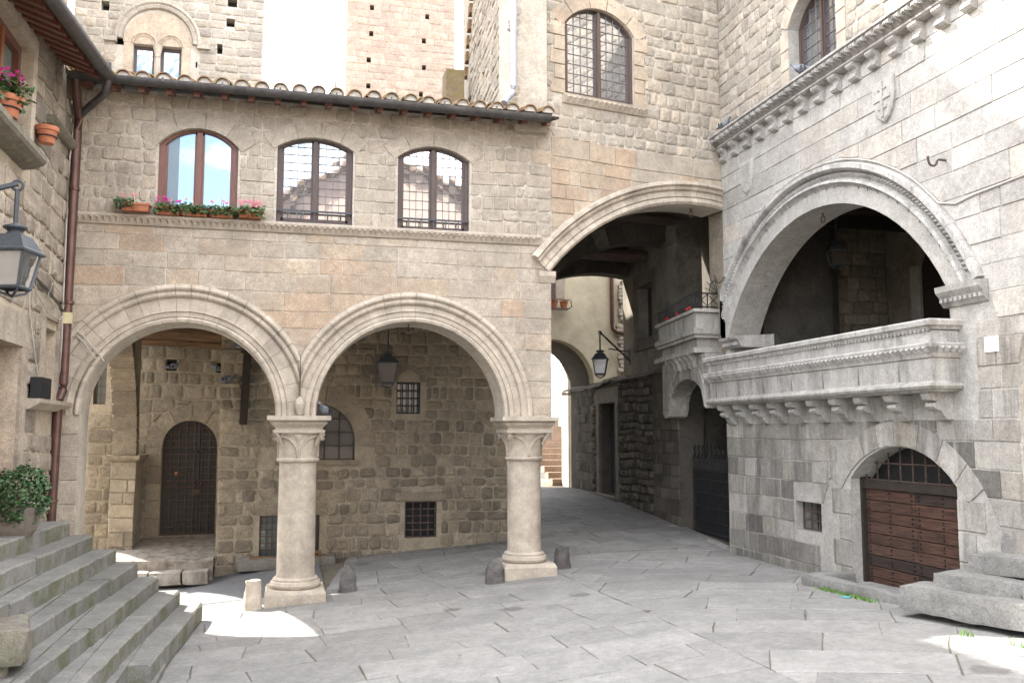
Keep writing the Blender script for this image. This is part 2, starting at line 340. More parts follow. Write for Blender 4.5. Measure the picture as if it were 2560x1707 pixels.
def rect(u0, u1, v0, v1): return [(u0, v0), (u1, v0), (u1, v1), (u0, v1)]
def clip(poly, a, b):
    """keep the part left of the line a->b"""
    o = []; n = len(poly)
    sd = lambda p: (b[0]-a[0])*(p[1]-a[1])-(b[1]-a[1])*(p[0]-a[0])
    for i in range(n):
        p, q = poly[i], poly[(i+1) % n]; sp, sq = sd(p), sd(q)
        if sp >= 0: o.append(p)
        if (sp > 0 and sq < 0) or (sp < 0 and sq > 0):
            k = sp/(sp-sq); o.append((p[0]+(q[0]-p[0])*k, p[1]+(q[1]-p[1])*k))
    return o
def clip_convex(poly, C):
    for i in range(len(C)):
        if len(poly) < 3: return []
        poly = clip(poly, C[i], C[(i+1) % len(C)])
    return poly
def area(p): return .5*sum(p[i][0]*p[(i+1) % len(p)][1]-p[(i+1) % len(p)][0]*p[i][1] for i in range(len(p)))
class Hole:
    def __init__(s, poly):
        s.P = poly; s.v0 = min(p[1] for p in poly); s.v1 = max(p[1] for p in poly)
        s.uc = (min(p[0] for p in poly)+max(p[0] for p in poly))/2
    def ext(s, v):
        v = min(max(v, s.v0+1e-4), s.v1-1e-4); xs = []
        for i in range(len(s.P)):
            p, q = s.P[i], s.P[(i+1) % len(s.P)]
            if (p[1]-v)*(q[1]-v) <= 0 and abs(p[1]-q[1]) > 1e-9: xs.append(p[0]+(q[0]-p[0])*(v-p[1])/(q[1]-p[1]))
        return (min(xs), max(xs)) if xs else (s.uc, s.uc)
def cut_corners(poly, c, R):
    o = []; n = len(poly)
    for i in range(n):
        p, a, b = poly[i], poly[i-1], poly[(i+1) % n]
        la = math.hypot(a[0]-p[0], a[1]-p[1]); lb = math.hypot(b[0]-p[0], b[1]-p[1])
        if la < 1e-6 or lb < 1e-6: continue
        cosv = ((a[0]-p[0])*(b[0]-p[0])+(a[1]-p[1])*(b[1]-p[1]))/(la*lb)
        if cosv < -.8: o.append(p); continue
        ka = min(.42, c*R.uniform(.5, 1.5)/la); kb = min(.42, c*R.uniform(.5, 1.5)/lb)
        o.append((p[0]+(a[0]-p[0])*ka, p[1]+(a[1]-p[1])*ka)); o.append((p[0]+(b[0]-p[0])*kb, p[1]+(b[1]-p[1])*kb))
    return o
def stone_geo(b, fr, poly, d, style, R, t):
    if style == 'ashlar':
        p = cut_corners(poly, .008, R) if len(poly) <= 5 and R.random() < .35 else poly
        b.prism(fr, p, -.012, d, t, ch=R.uniform(.003, .008)); return
    big = style == 'rubble'
    p = cut_corners(poly, .024 if big else .018, R)
    j = .009 if big else .005
    p = [(u+R.uniform(-j, j), v+R.uniform(-j, j)) for u, v in p]; sk = R.uniform(-.5, .5)*.02; p = [(u, v+sk*(u-p[0][0])*4) for u, v in p]
    n = len(p); cu = sum(q[0] for q in p)/n; cv = sum(q[1] for q in p)/n
    V = [fr.p(u, v, -.012) for u, v in p]+[fr.p(u, v, d*.45) for u, v in p]
    for k, bl in ((.86, .9), (.5, 1.25)):
        V += [fr.p(cu+(u-cu)*k, cv+(v-cv)*k, d*bl+R.uniform(-.5, .5)*d*(.45 if big else .35)) for u, v in p]
    V.append(fr.p(cu, cv, d*R.uniform(1.0, 1.5)))
    F = []
    for r in range(3): F += [(r*n+i, r*n+(i+1) % n, (r+1)*n+(i+1) % n, (r+1)*n+i) for i in range(n)]
    F += [(3*n+i, 3*n+(i+1) % n, 4*n) for i in range(n)]
    b.add(V, F, t)
def masonry(fr, par, mat, u0, u1, v0, v1, hr, wr, holes=(), dep=.012, dj=.005, jt=.012, style='ashlar', maxn=300, seed=1, tone=None, ub=None, name='stone', wob=.006, used=0):
    R = random.Random(seed); st = []; v = v0; ph = R.uniform(0, 6)
    W = lambda u, v: (u+wob*math.sin(4.1*v+1.3*u+ph), v+wob*(math.sin(1.9*u+2.3*v+ph)+.6*math.sin(5.3*u+ph*2)))
    H = [Hole(h) for h in holes]
    while v < v1-.03:
        h = R.uniform(*hr)
        if v+h > v1-hr[0]*.5: h = v1-v
        vs = [v+jt/2+(h-jt)*k/5 for k in range(6)]
        Lb = [(ub(x)[0] if ub else u0) for x in vs]; Rb = [(ub(x)[1] if ub else u1) for x in vs]
        segs = []; left = Lb
        for q in sorted([q for q in H if q.v0 < v+h-.012 and q.v1 > v+.012], key=lambda q: q.uc):
            e = [q.ext(x) for x in vs]; segs.append((left, [x[0] for x in e])); left = [x[1] for x in e]
        segs.append((left, Rb))
        for L, Q in segs:
            a, b_ = min(L), max(Q)
            if b_-a < .05: continue
            k = max(1, round((b_-a)/R.uniform(*wr))); ws = [R.uniform(wr[0], wr[1]) for _ in range(k)]; sm = sum(ws); x = a
            for wi in ws:
                x0, x1 = x, x+wi/sm*(b_-a); x = x1
                lv = [(max(l, x0)+jt/2, min(q, x1)-jt/2, vv) for l, q, vv in zip(L, Q, vs)]
                run = [r for r in lv if r[1]-r[0] > .022]
                if len(run) < 3: continue
                curved = any(l > x0+1e-4 for l in L) or any(q < x1-1e-4 for q in Q)
                if not curved: run = [run[0], run[-1]]
                rs = [(r[1], r[2]) for r in run]; ls = [(r[0], r[2]) for r in run[::-1]]
                poly = [W(*q) for q in rs+ls]
                # drop needless middle points
                st.append((poly, (x0+x1)/2, v+h/2))
        v += h
    st.sort(key=lambda s: -area(s[0]))
    rest = MB(); nrest = 0
    for i, (poly, uc, vc) in enumerate(st):
        r = tone(uc, vc, R) if tone else R.random()
        t = (min(1, max(0, r)), R.random(), R.random())
        d = max(.002, dep+R.uniform(-dj, dj)); sty = style
        if style == 'worn': sty = 'boss' if R.random() < .2 else 'ashlar'
        if style == 'rough': sty = 'ashlar' if (-.8 < uc < 2.6 and vc < 5.3 and R.random() < .75) else 'rubble'
        if style == 'mix': sty = 'boss' if R.random() < .4 else 'ashlar'
        if i < maxn-used:
            b = MB(); stone_geo(b, fr, poly, d, sty, R, t); b.done(name, mat, par)
        else: stone_geo(rest, fr, poly, d, sty, R, t); nrest += 1
    if nrest: rest.done('small_'+name, mat, par, kind='stuff')
    return min(len(st), maxn-used)
def backing(fr, par, mat, outer, holes=(), th=.45, name='wall', d=0, back=True):
    """the mortar body of a wall, with openings cut through it"""
    b = MB(); polys = [outer]+list(holes); flat = [p for q in polys for p in q]
    tris = tessellate_polygon([[Vector((p[0], p[1], 0)) for p in q] for q in polys])
    F = []
    for x in tris:
        x = list(x)
        if area([flat[i] for i in x]) < 0: x.reverse()
        F.append(x)
    n = len(flat)
    V = [fr.p(u, v, d) for u, v in flat]+[fr.p(u, v, d-th) for u, v in flat]
    if back: F += [[i+n for i in reversed(x)] for x in F]
    off = 0
    for qi, q in enumerate(polys):
        m = len(q)
        for i in range(m):
            a, c = off+i, off+(i+1) % m
            F.append([a, c, c+n, a+n] if qi else [c, a, a+n, c+n])
        off += m
    b.add(V, F); return b.done(name, mat, par)
def archivolt(fr, par, mat, uc, vc, prof, a0, a1, n, seed=1, name='voussoir', sub=2, gap=.0035, umin=-1e9, umax=1e9, jit=.2, tone=(.2, .9), sv=1):
    """ring of wedge stones; prof: list of (radius, depth) from outside over the face into the soffit"""
    R = random.Random(seed); ws = [1+R.uniform(-jit, jit) for _ in range(n)]; sm = sum(ws); a = a0; m = len(prof)
    for k in range(n):
        b_ = a+(a1-a0)*ws[k]/sm; g = gap/2/prof[-1][0]; b = MB(); V = []
        for i in range(sub+1):
            an = a+g+(b_-a-2*g)*i/sub
            for r, d in prof:
                u = uc+r*math.cos(an); V.append(fr.p(min(max(u, umin), umax), vc+r*math.sin(an)*sv, d))
        F = [(i*m+j, i*m+(j+1) % m, (i+1)*m+(j+1) % m, (i+1)*m+j) for i in range(sub) for j in range(m)]
        F += [tuple(range(m)), tuple(range(sub*m+m-1, sub*m-1, -1))]
        b.add(V, F, (R.uniform(*tone), R.random(), 0)); o = b.done(name, mat, par, smooth=True); a = b_
def grid_mesh(xs, ys, fz):
    V = [(x, y, fz(x, y)) for y in ys for x in xs]; nx = len(xs)
    return V, [(j*nx+i, j*nx+i+1, (j+1)*nx+i+1, (j+1)*nx+i) for j in range(len(ys)-1) for i in range(nx-1)]
def cl(x, a, b): return min(max(x, a), b)
def zg(x, y):
    """height of the piazza floor: it rises to the right and up the alley"""
    z = .07*cl(x, -1.2, 4)+.03*cl(x-4, 0, 1.8)
    z += .03*cl(10-y, 0, 3.2)*cl(x/5.76, 0, 1)
    z += .055*cl(y-11.2, 0, 6.2)*cl((x+1.2)/1.2, .0, 1)
    return z

# wall planes
FA = Fr((0, 10.77, 0), (1, 0, 0))
BD = Vector((math.cos(rad(12.36)), math.sin(rad(12.36)), 0)); FB = Fr((3.14, 10.77, 0), BD)
FR = Fr((5.76, 0, 0), (0, -1, 0))            # u = -y
FL = Fr((-2.38, 0, 0), (0, 1, 0))            # u = y
FP = Fr((0, 13.3, 0), (1, 0, 0)); FD = Fr((0, 14.4, 0), (1, 0, 0))
AD = Vector((math.sin(rad(3.3)), math.cos(rad(3.3)), 0)); FW = Fr((5.9, 11.5, 0), -AD)   # alley wall, u = -t

# ------------------------------------------------------------------ the ground
one('ground', M['joint'], None, lambda b: b.add(*grid_mesh([-90, -40, -15, -8, -4, -2.4, -1.2, 0, .5, 1, 2, 3, 4, 4.5, 5, 5.8, 7, 9, 20, 50, 120], [-90, -30, -10, -4, 0, 3, 5, 6.8, 7.6, 8.4, 9.2, 10, 10.6, 11.2, 12, 13, 14, 15, 16, 17.4, 19, 22, 30, 60, 150], lambda x, y: zg(x, y)-.008)), kind='structure')
def slabs(root, org, ang, nu, nv, du, dv, region, seed, lim, stuffname):
    R = random.Random(seed); ca, sa = math.cos(ang), math.sin(ang); out_ = []
    for j in range(-nv, nv):
        h0, h1 = j*dv+.05*math.sin(j*2.1), (j+1)*dv+.05*math.sin((j+1)*2.1); x = -nu*du+R.uniform(0, du); tilt = R.uniform(-.1, .1)
        while x < nu*du:
            ww = du*R.uniform(.55, 1.35); p = [(x, h0), (x+ww, h0), (x+ww+tilt*.3, h1), (x+tilt*.3, h1)]
            tilt = R.uniform(-.18, .18); p[2] = (x+ww+tilt*.3, h1); x += ww
            q = [(org[0]+u*ca-v*sa, org[1]+u*sa+v*ca) for u, v in p]
            q = clip_convex(q, region)
            if len(q) >= 3 and abs(area(q)) > .012: out_.append(q)
    return out_
def slab_geo(b, q, R, jt=.0045):
    cx = sum(p[0] for p in q)/len(q); cy = sum(p[1] for p in q)/len(q)
    q2 = []
    for i, p in enumerate(q):
        a = q[i-1]; l = math.hypot(p[0]-a[0], p[1]-a[1])
        if l > .3:
            for k in ((.33, .66) if l > .6 else (.5,)): q2.append((a[0]+(p[0]-a[0])*k+R.uniform(-.007, .007), a[1]+(p[1]-a[1])*k+R.uniform(-.007, .007)))
        q2.append(p)
    q = q2
    q = [p for i, p in enumerate(q) if math.hypot(p[0]-q[i-1][0], p[1]-q[i-1][1]) > .01]
    if len(q) < 3: return False
    def ins(k): return [(p[0]+(cx-p[0])*min(.3, k/math.hypot(cx-p[0], cy-p[1])), p[1]+(cy-p[1])*min(.3, k/math.hypot(cx-p[0], cy-p[1]))) for p in q]
    n = len(q); e = R.uniform(-.002, .003); tx, ty = R.uniform(-.004, .004), R.uniform(-.004, .004)
    jg = jt*R.uniform(.2, 1.9)
    A = [(p[0]+R.uniform(-.004, .004), p[1]+R.uniform(-.004, .004)) for p in ins(jg)]; B = ins(jg+.008)
    f = lambda p, o: (p[0], p[1], zg(*p)+e+tx*(p[0]-cx)+ty*(p[1]-cy)+o)
    V = [f(p, -.03) for p in A]+[f(p, -.004) for p in A]+[f(p, 0) for p in B]+[f((cx, cy), 0)]
    F = [(i, (i+1) % n, n+(i+1) % n, n+i) for i in range(n)]+[(n+i, n+(i+1) % n, 2*n+(i+1) % n, 2*n+i) for i in range(n)]+[(2*n+i, 2*n+(i+1) % n, 3*n) for i in range(n)]
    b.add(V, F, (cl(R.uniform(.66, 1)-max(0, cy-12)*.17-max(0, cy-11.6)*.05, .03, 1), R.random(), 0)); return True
pav = thing('paving', None, None, (1.5, 9, 0), kind='structure')
P1, P2 = (3.25, 11.35), (3.32, 2.0)
left_region = [(-2.4, 3.2), P2, P1, (3.25, 13.4), (-.75, 13.4), (-.75, 12.4), (-2.4, 10.7)]
right_region = [P2, (7.2, 2.0), (7.2, 11.9), (6.0, 11.9), P1]
alley_region = [(3.25, 11.9), (6.0, 11.9), (6.5, 20.5), (3.25, 20.5)]
def convex(ps): return ps
sl_ = slabs(pav, (.3, 8.5), rad(3), 8, 13, .85, .44, [(-2.4, 3.2), (3.32, 3.2), (3.25, 11.35), (-2.4, 11.35)], 5, 0, '')
sr_ = slabs(pav, (4.5, 7.5), rad(-33), 10, 18, .95, .5, [(3.32, 2.0), (7.2, 2.0), (7.2, 11.85), (3.245, 11.85)], 9, 0, '')
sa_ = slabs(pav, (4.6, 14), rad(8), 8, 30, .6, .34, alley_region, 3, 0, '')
sp_ = slabs(pav, (1.2, 12.2), rad(4), 8, 8, .7, .4, [(.5, 11.35), (3.2, 11.35), (3.2, 13.3), (.9, 13.3)], 4, 0, '')
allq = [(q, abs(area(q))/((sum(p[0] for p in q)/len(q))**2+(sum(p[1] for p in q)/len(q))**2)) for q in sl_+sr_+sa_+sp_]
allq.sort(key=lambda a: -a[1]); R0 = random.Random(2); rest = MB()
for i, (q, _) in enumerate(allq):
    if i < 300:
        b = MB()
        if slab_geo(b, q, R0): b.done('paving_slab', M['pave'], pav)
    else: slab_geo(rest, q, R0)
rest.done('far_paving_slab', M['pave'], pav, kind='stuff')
one('street', M['asphalt'], None, lambda b: b.add(*grid_mesh([-9, -4, -2.4, -1.2, -.6, 0, .5], [11.36, 12, 12.7, 13.28], lambda x, y: zg(x, y)+.004)), kind='structure')

# ------------------------------------------------------------------ arcaded house
ah = thing('arcade_house', 'warm stone house with two round arches on columns and three arched windows above', 'house', (.4, 11, 0))
A1 = (-1.13, 1.02); A2 = (1.44, 1.10); ZS = 2.1
def arcpts(uc, r, n=24): return [(uc-r*math.cos(math.pi*i/n), ZS+r*math.sin(math.pi*i/n)) for i in range(n+1)]
outer = [(-2.38, -.3), (-2.15, -.3)]+arcpts(*A1)+arcpts(*A2)+[(3.14, ZS), (3.14, 5.75), (-2.38, 5.75)]
WINS = [(-1.025, .43, 4.33, 5.16, .2, 'red'), (.275, .435, 4.31, 5.22, .13, 'brown'), (1.675, .435, 4.29, 5.2, .15, 'brown')]
wh = [arch_poly(u, h, v0, v1, r, 10) for u, h, v0, v1, r, _ in WINS]
backing(FA, ah, M['mortar'], outer, wh, .45)
def tone_low(u, v, R):
    r = R.gauss(.45, .22)
    if -.4 < u < 1.3 and 2.9 < v < 4.0: r = R.gauss(.86, .14)
    return r
ahn = 0
Ro = 1.46
ringholes = [arch_poly(u, Ro-.07, 1.5, ZS, Ro-.07, 20) for u, _ in (A1, A2)]
band = (4.20, 4.31)
relief = [arch_poly(u, h+.02, v0-.1, v1+.02, r+.2, 10) for u, h, v0, v1, r, _ in WINS]
ahn += masonry(FA, ah, M['facade'], -2.38, 3.14, 2.12, 4.2, (.175, .22), (.32, .62), ringholes, .007, .0035, .008, 'worn', 300, 11, tone_low)
ahn += masonry(FA, ah, M['facade'], -2.38, 3.14, 4.31, 5.72, (.14, .185), (.1, .27), relief, .010, .005, .014, 'rough', 300, 12, lambda u, v, R: R.gauss(.3, .16), used=ahn)
masonry(FA, ah, M['facade'], -2.38, -2.14, -.1, 2.12, (.18, .26), (.2, .3), [], .012, .004, .012, 'ashlar', 40, 13, name='pier_stone')
# archivolts: hood roll, flat face, inner roll, soffit
prof = lambda Ri: [(Ro, -.02), (Ro, .03), (Ro-.015, .07), (Ro-.05, .085), (Ro-.07, .075), (Ro-.078, .05), (Ro-.09, .046), (Ro-.1, .06), (Ro-.125, .062), (Ro-.145, .045), (Ro-.15, .012), (Ro-.165, .012),
                   (Ri+.15, .02), (Ri+.142, .034), (Ri+.132, .034), (Ri+.125, .016), (Ri+.075, .018), (Ri+.07, .004), (Ri+.06, .03), (Ri+.04, .046), (Ri+.012, .038), (Ri, .01), (Ri, -.46), (Ri+.06, -.46), (Ri+.06, -.02)]
archivolt(FA, ah, M['mould'], A1[0], ZS, prof(A1[1]), 0, math.pi, 21, 21, umin=-2.375, umax=.152)
archivolt(FA, ah, M['mould'], A2[0], ZS, prof(A2[1]), 0, math.pi, 22, 22, umin=.158, umax=3.135)
# window surrounds (flat relieving arches, jambs)
for i, (u, h, v0, v1, r, _) in enumerate(WINS):
    R_ = ((h*h+r*r)/(2*r)); vc = v1+r-R_; a = math.asin(h/R_)*1.12
    archivolt(FA, ah, M['facade'], u, vc, [(R_+.19, -.02), (R_+.19, .016), (R_, .016), (R_, -.12)], math.pi/2-a, math.pi/2+a, 4, 31+i, 'arch_stone', 4, .006, tone=(.2, .5))
# string course
one('string_course', M['mould'], ah, lambda b: b.profile(FA, -2.3, 3.0, [(-.02, 4.2), (.03, 4.2), (.04, 4.215), (.075, 4.275), (.085, 4.28), (.085, 4.305), (.07, 4.316), (-.02, 4.316)]))
def teeth(b, fr, u0, u1, pitch, vt, vb, dt, db, t=(.7, .5, .5)):
    n = int((u1-u0)/pitch)
    for i in range(n):
        a = u0+i*pitch; c = a+pitch/2
        V = [fr.p(a+.004, vt, dt), fr.p(a+pitch-.004, vt, dt), fr.p(c, vb, db), fr.p(c, vt-(vt-vb)*.3, dt+.022), fr.p(a+pitch*.25, vt-(vt-vb)*.5, (dt+db)/2-.012), fr.p(a+pitch*.75, vt-(vt-vb)*.5, (dt+db)/2-.012)]
        b.add(V, [(0, 3, 1), (0, 4, 3), (4, 2, 3), (3, 5, 1), (3, 2, 5)], t)
one('leaf_band', M['mould'], ah, lambda b: teeth(b, FA, -2.28, 2.98, .066, 4.276, 4.215, .078, .044), kind='stuff')
# columns
def column(x, y, zb, r, square):

    b = MB(); zt = ZS-.53
    b.lathe((x, y, 0), [(r*1.04, zb+.27), (r*1.0, zb+.33), (r*1.0, zb+.9), (r*.985, zt-.3), (r*.975, zt-.03), (r*.99, zt)], 32)
    sh = b.done('column', M['mould'], ah, smooth=True)
    b = MB(); b.lathe((x, y, 0), [(r*1.1, zb+.15), (r*1.3, zb+.17), (r*1.36, zb+.2), (r*1.3, zb+.235), (r*1.18, zb+.245), (r*1.2, zb+.26), (r*1.12, zb+.28), (r*1.02, zb+.285)], 32)
    b.done('base_ring', M['mould'], sh, smooth=True)
    b = MB(); s_ = r*1.52
    pl = [(-s_, -s_), (s_, -s_), (s_, s_), (-s_, s_)]
    b.add([(x+u, y+v, z) for z, k in ((zb-.1, 1.03), (zb+.12, 1.03), (zb+.16, .97)) for u, v in [(p[0]*k, p[1]*k) for p in pl]],
          [(0, 1, 5, 4), (1, 2, 6, 5), (2, 3, 7, 6), (3, 0, 4, 7), (4, 5, 9, 8), (5, 6, 10, 9), (6, 7, 11, 10), (7, 4, 8, 11), (8, 9, 10, 11)])
    b.done('plinth', M['mould'], sh)
    # bell: circle blending to a square with leaf lips at the corners
    b = MB(); V = []; n = 48
    rows = [(zt, r*1.0, 0), (zt+.012, r*1.12, 0), (zt+.03, r*1.15, 0), (zt+.048, r*1.1, 0), (zt+.054, r*1.02, 0), (zt+.12, r*1.03, .02), (zt+.2, r*1.06, .1), (zt+.26, r*1.1, .25), (zt+.3, r*1.14, .45), (zt+.335, r*1.18, .7)]
    for z, rr, sq in rows:
        for k in range(n):
            a = 6.28318*k/n; c_, s2 = math.cos(a), math.sin(a); q = 1/max(abs(c_), abs(s2)); ra = rr*(1+sq*(q-1)*.95)
            hollow = 1-.16*sq*math.exp(-((math.degrees(a) % 90-45)/9)**2*0)*0
            V.append((x+c_*ra*hollow, y+s2*ra*hollow, z))
    F = [(i*n+k, i*n+(k+1) % n, (i+1)*n+(k+1) % n, (i+1)*n+k) for i in range(len(rows)-1) for k in range(n)]
    b.add(V, F); cap = b.done('capital', M['mould'], sh, smooth=True)
    b = MB()
    for sx in (-1, 1):
        for sy in (-1, 1):
            q = lambda k, z: (x+sx*r*k, y+sy*r*k, zt+z)
            b.tube([q(.9, .2), q(1.02, .27), q(1.15, .315), q(1.24, .31), q(1.25, .28), q(1.2, .262)], [.016, .024, .032, .034, .03, .022], 8)
    # leaf ribs: on each face two ribs rise from one stem and bend outward to the corners
    for ax, ay in ((1, 0), (-1, 0), (0, 1), (0, -1)):
        px, py = -ay, ax
        for sd in (-1, 1):
            pts = []
            for i in range(11):
                tt = i/10*math.pi/2; off = sd*(r*.05+r*1.02*(1-math.cos(tt))); zz = .06+.25*math.sin(tt)
                sq_ = .02+.68*max(0, (zz-.1)/.235)**2; rr_ = r*(1.03+.15*max(0, (zz-.1)/.235)**2); circ = math.sqrt(max(.0, rr_*rr_-off*off)) if abs(off) < rr_ else 0
                k2 = circ*(1-sq_)+rr_*sq_; k2 = max(k2, r*.62); pts.append((x+ax*(k2+.004)+px*off, y+ay*(k2+.004)+py*off, zt+zz))
            b.tube(pts, [.012]*5+[.014, .017, .02, .023, .025, .026], 7)
        b.add([(x+ax*r*k+px*o, y+ay*r*k+py*o, zt+z) for k, o, z in ((1.2, -.06, .325), (1.2, .06, .325), (1.05, 0, .19), (1.24, 0, .28))], [(0, 3, 1), (0, 2, 3), (2, 1, 3)])
    b.done('capital_leaf', M['mould'], sh, smooth=True)
    b = MB(); sq = lambda h: [(x-h, y+h), (x+h, y+h), (x+h, y-h), (x-h, y-h)]
    b.sweep([(p[0], p[1]) for p in sq(.0001)][::1], [(.285, zt+.335), (.29, zt+.37), (.262, zt+.375), (.262, zt+.39), (.28, zt+.41), (.3, zt+.43), (.3, zt+.46), (.335, zt+.475), (.352, zt+.48), (.352, zt+.53), (.0, zt+.53), (.0, zt+.335)], closed=True)
    b.done('abacus', M['mould'], sh)
    b = MB()
    for ax, ay in ((1, 0), (-1, 0), (0, 1), (0, -1)):
        for i in range(-8, 9):
            b.box((x+ax*.308+(-ay)*i*.034, y+ay*.308+ax*i*.034, zt+.447), (.018, .018, .02))
    b.done('dentil', M['mould'], sh, kind='stuff')
    return sh
column(.155, 11.02, .0, .213, 0)
column(2.86, 11.02, .2, .205, 0)
one('lion_head', M['mould'], ah, lambda b: (b.lathe((.155, 10.71, 2.1), [(.02, 0), (.045, .03), (.055, .1), (.06, .14), (.03, .2), (.01, .22)], 8, sy=.8), b.lathe((.13, 10.68, 2.23), [(.004, -.02), (.018, 0), (.004, .02)], 6), b.lathe((.18, 10.68, 2.23), [(.004, -.02), (.018, 0), (.004, .02)], 6)), smooth=True)
def ring_bolt(fr, u, v, d, label):
    t = thing('iron_ring', label, 'ring', fr.p(u, v, d)); c = fr.p(u, v, d)
    one('staple', M['rust'], t, lambda b: b.tube([c, c-Z*.05], .009, 6)); one('loop', M['rust'], t, lambda b: b.ring(c-Z*.085, .037, .0075, fr.U, Z, 16, 6), smooth=True)
ring_bolt(FA, A2[0]-.04, ZS+A2[1]+.004, -.1, 'rusty iron ring hanging from the crown of the arch between the two columns')

def window(fr, par, u, h, v0, v1, rise, d, frame, gl, grid=None, fw=.05, railing=False, pane_seed=1, leafs=2, curtain=False):
    """arched window: frame, mullion, leaves, glass panes, lead grid"""
    O = arch_poly(u, h, v0, v1, rise, 14); I = arch_poly(u, h-fw, v0+fw, v1, max(.01, rise-fw*.35), 14)
    b = MB(); n = len(O)
    V = [fr.p(a, c, d+.035) for a, c in O]+[fr.p(a, c, d+.035) for a, c in I]+[fr.p(a, c, d-.04) for a, c in O]+[fr.p(a, c, d-.04) for a, c in I]
    F = []
    for i in range(n):
        j = (i+1) % n; F += [(i, j, n+j, n+i), (n+i, n+j, 3*n+j, 3*n+i), (2*n+i, i, n+i, 3*n+i) if False else (2*n+j, 2*n+i, 3*n+i, 3*n+j)]
    b.add(V, F); b.fbox(fr, u-fw*.5, u+fw*.5, v0+fw*.5, v1+rise-fw*.55, d-.03, d+.045)
    for sx in (-1, 1):
        b.fbox(fr, u+sx*(fw*.62)-.016, u+sx*(fw*.62)+.016, v0+fw, v1+rise-fw*1.0, d-.03, d+.025)
        b.fbox(fr, u+sx*(h-fw-.014)-.014, u+sx*(h-fw-.014)+.014, v0+fw, v1+fw*.1, d-.03, d+.02)
        a0, a1 = sorted((u+sx*fw*.4, u+sx*(h-fw*.9))); b.fbox(fr, a0, a1, v0+fw*.8, v0+fw*1.7, d-.03, d+.02)
    wobj = b.done('window', frame, par)
    R = random.Random(pane_seed); lead = MB()
    for sx in (-1, 1):
        a0, a1 = sorted((u+sx*(fw*.62+.014), u+sx*(h-fw-.026))); b0 = v0+fw*1.6; nc, nr = grid or (1, 1)
        top = v1+rise
        for i in range(nc):
            for j in range(nr):
                q = rect(a0+(a1-a0)*i/nc, a0+(a1-a0)*(i+1)/nc, b0+(top-b0)*j/nr, b0+(top-b0)*(j+1)/nr)
                q = clip_convex(q, I)
                if len(q) < 3 or abs(area(q)) < 2e-4: continue
                t1, t2 = (R.uniform(-.0045, .0045), R.uniform(-.0045, .0045)) if grid else (R.uniform(-.002, .002), 0)
                cu = sum(p[0] for p in q)/len(q); cv = sum(p[1] for p in q)/len(q)
                if curtain and sx < 0:
                    xc = a0+(a1-a0)*.42; cq = clip(q, (xc, 0), (xc, 9)); q = clip(q, (xc, 9), (xc, 0)); pb = MB(); pb.add([fr.p(a, c, d-.006) for a, c in cq], [tuple(range(len(cq)))]); pb.done('pane', M['curtainglass'], wobj, label='pane with a grey curtain close behind it')
                pb = MB(); pb.add([fr.p(a, c, d-.006+t1*(a-cu)+t2*(c-cv)) for a, c in q], [tuple(range(len(q)))]); pb.done('pane', gl, wobj)
        if grid:
            for i in range(1, nc):
                uu = a0+(a1-a0)*i/nc; e = Hole([(p[1], p[0]) for p in I]).ext(uu); lead.fbox(fr, uu-.0035, uu+.0035, b0, min(e[1], top), d-.012, d+.004)
            for j in range(1, nr):
                vv = b0+(top-b0)*j/nr; e = Hole(I).ext(vv); x0, x1 = max(a0, e[0]), min(a1, e[1])
                if x1 > x0: lead.fbox(fr, x0, x1, vv-.0035, vv+.0035, d-.012, d+.004)
    if grid: lead.done('lead_grid', M['lead'], wobj)
    bk = MB(); bk.add([fr.p(a, c, d-.14) for a, c in O], [tuple(range(len(O)))]); bk.done('dark_interior', M['black'], wobj)
    if railing:
        rb = MB(); rb.fbox(fr, u-h-.015, u+h+.015, v0+.155, v0+.175, d+.06, d+.08)
        for k in range(5): rb.fbox(fr, u-h*.7+k*h*.35-.006, u-h*.7+k*h*.35+.006, v0+.0, v0+.16, d+.062, d+.076)
        rb.done('window_rail', M['bluemetal'], wobj)
    return wobj
window(FA, ah, *WINS[0][:5], -.09, M['redwood'], M['glassclear'], None, .06, pane_seed=3, curtain=True)
window(FA, ah, *WINS[1][:5], -.09, M['brownwood'], M['glass'], (4, 10), .05, True, 5)
window(FA, ah, *WINS[2][:5], -.09, M['brownwood'], M['glass'], (4, 9), .05, True, 7)

# eaves: rafters, boards, tiles, gutter
roof = MB(); ys0, ys1 = 10.42, 15.2
rz = lambda y: 5.70+(y-10.42)*.26
roof.add([(-2.55, ys0, rz(ys0)), (3.15, ys0, rz(ys0)), (3.15, ys1, rz(ys1)), (-2.55, ys1, rz(ys1)), (-2.55, ys0, rz(ys0)+.03), (3.15, ys0, rz(ys0)+.03), (3.15, ys1, rz(ys1)+.03), (-2.55, ys1, rz(ys1)+.03)],
         [(3, 2, 1, 0), (4, 5, 6, 7), (0, 1, 5, 4), (1, 2, 6, 5), (2, 3, 7, 6), (3, 0, 4, 7)])
roofo = roof.done('roof', M['darkbeam'], ah)
for i in range(19):
    b = MB(); x = -2.2+i*.29
    b.add([(x+dx, y, rz(y)-.085+dz) for y in (10.45, 10.9) for dz in (0, .08) for dx in (-.032, .032)], [(0, 1, 3, 2), (4, 6, 7, 5), (0, 4, 5, 1), (2, 3, 7, 6), (0, 2, 6, 4), (1, 5, 7, 3)])
    b.done('rafter', M['redwood'], roofo)
Rt = random.Random(8)
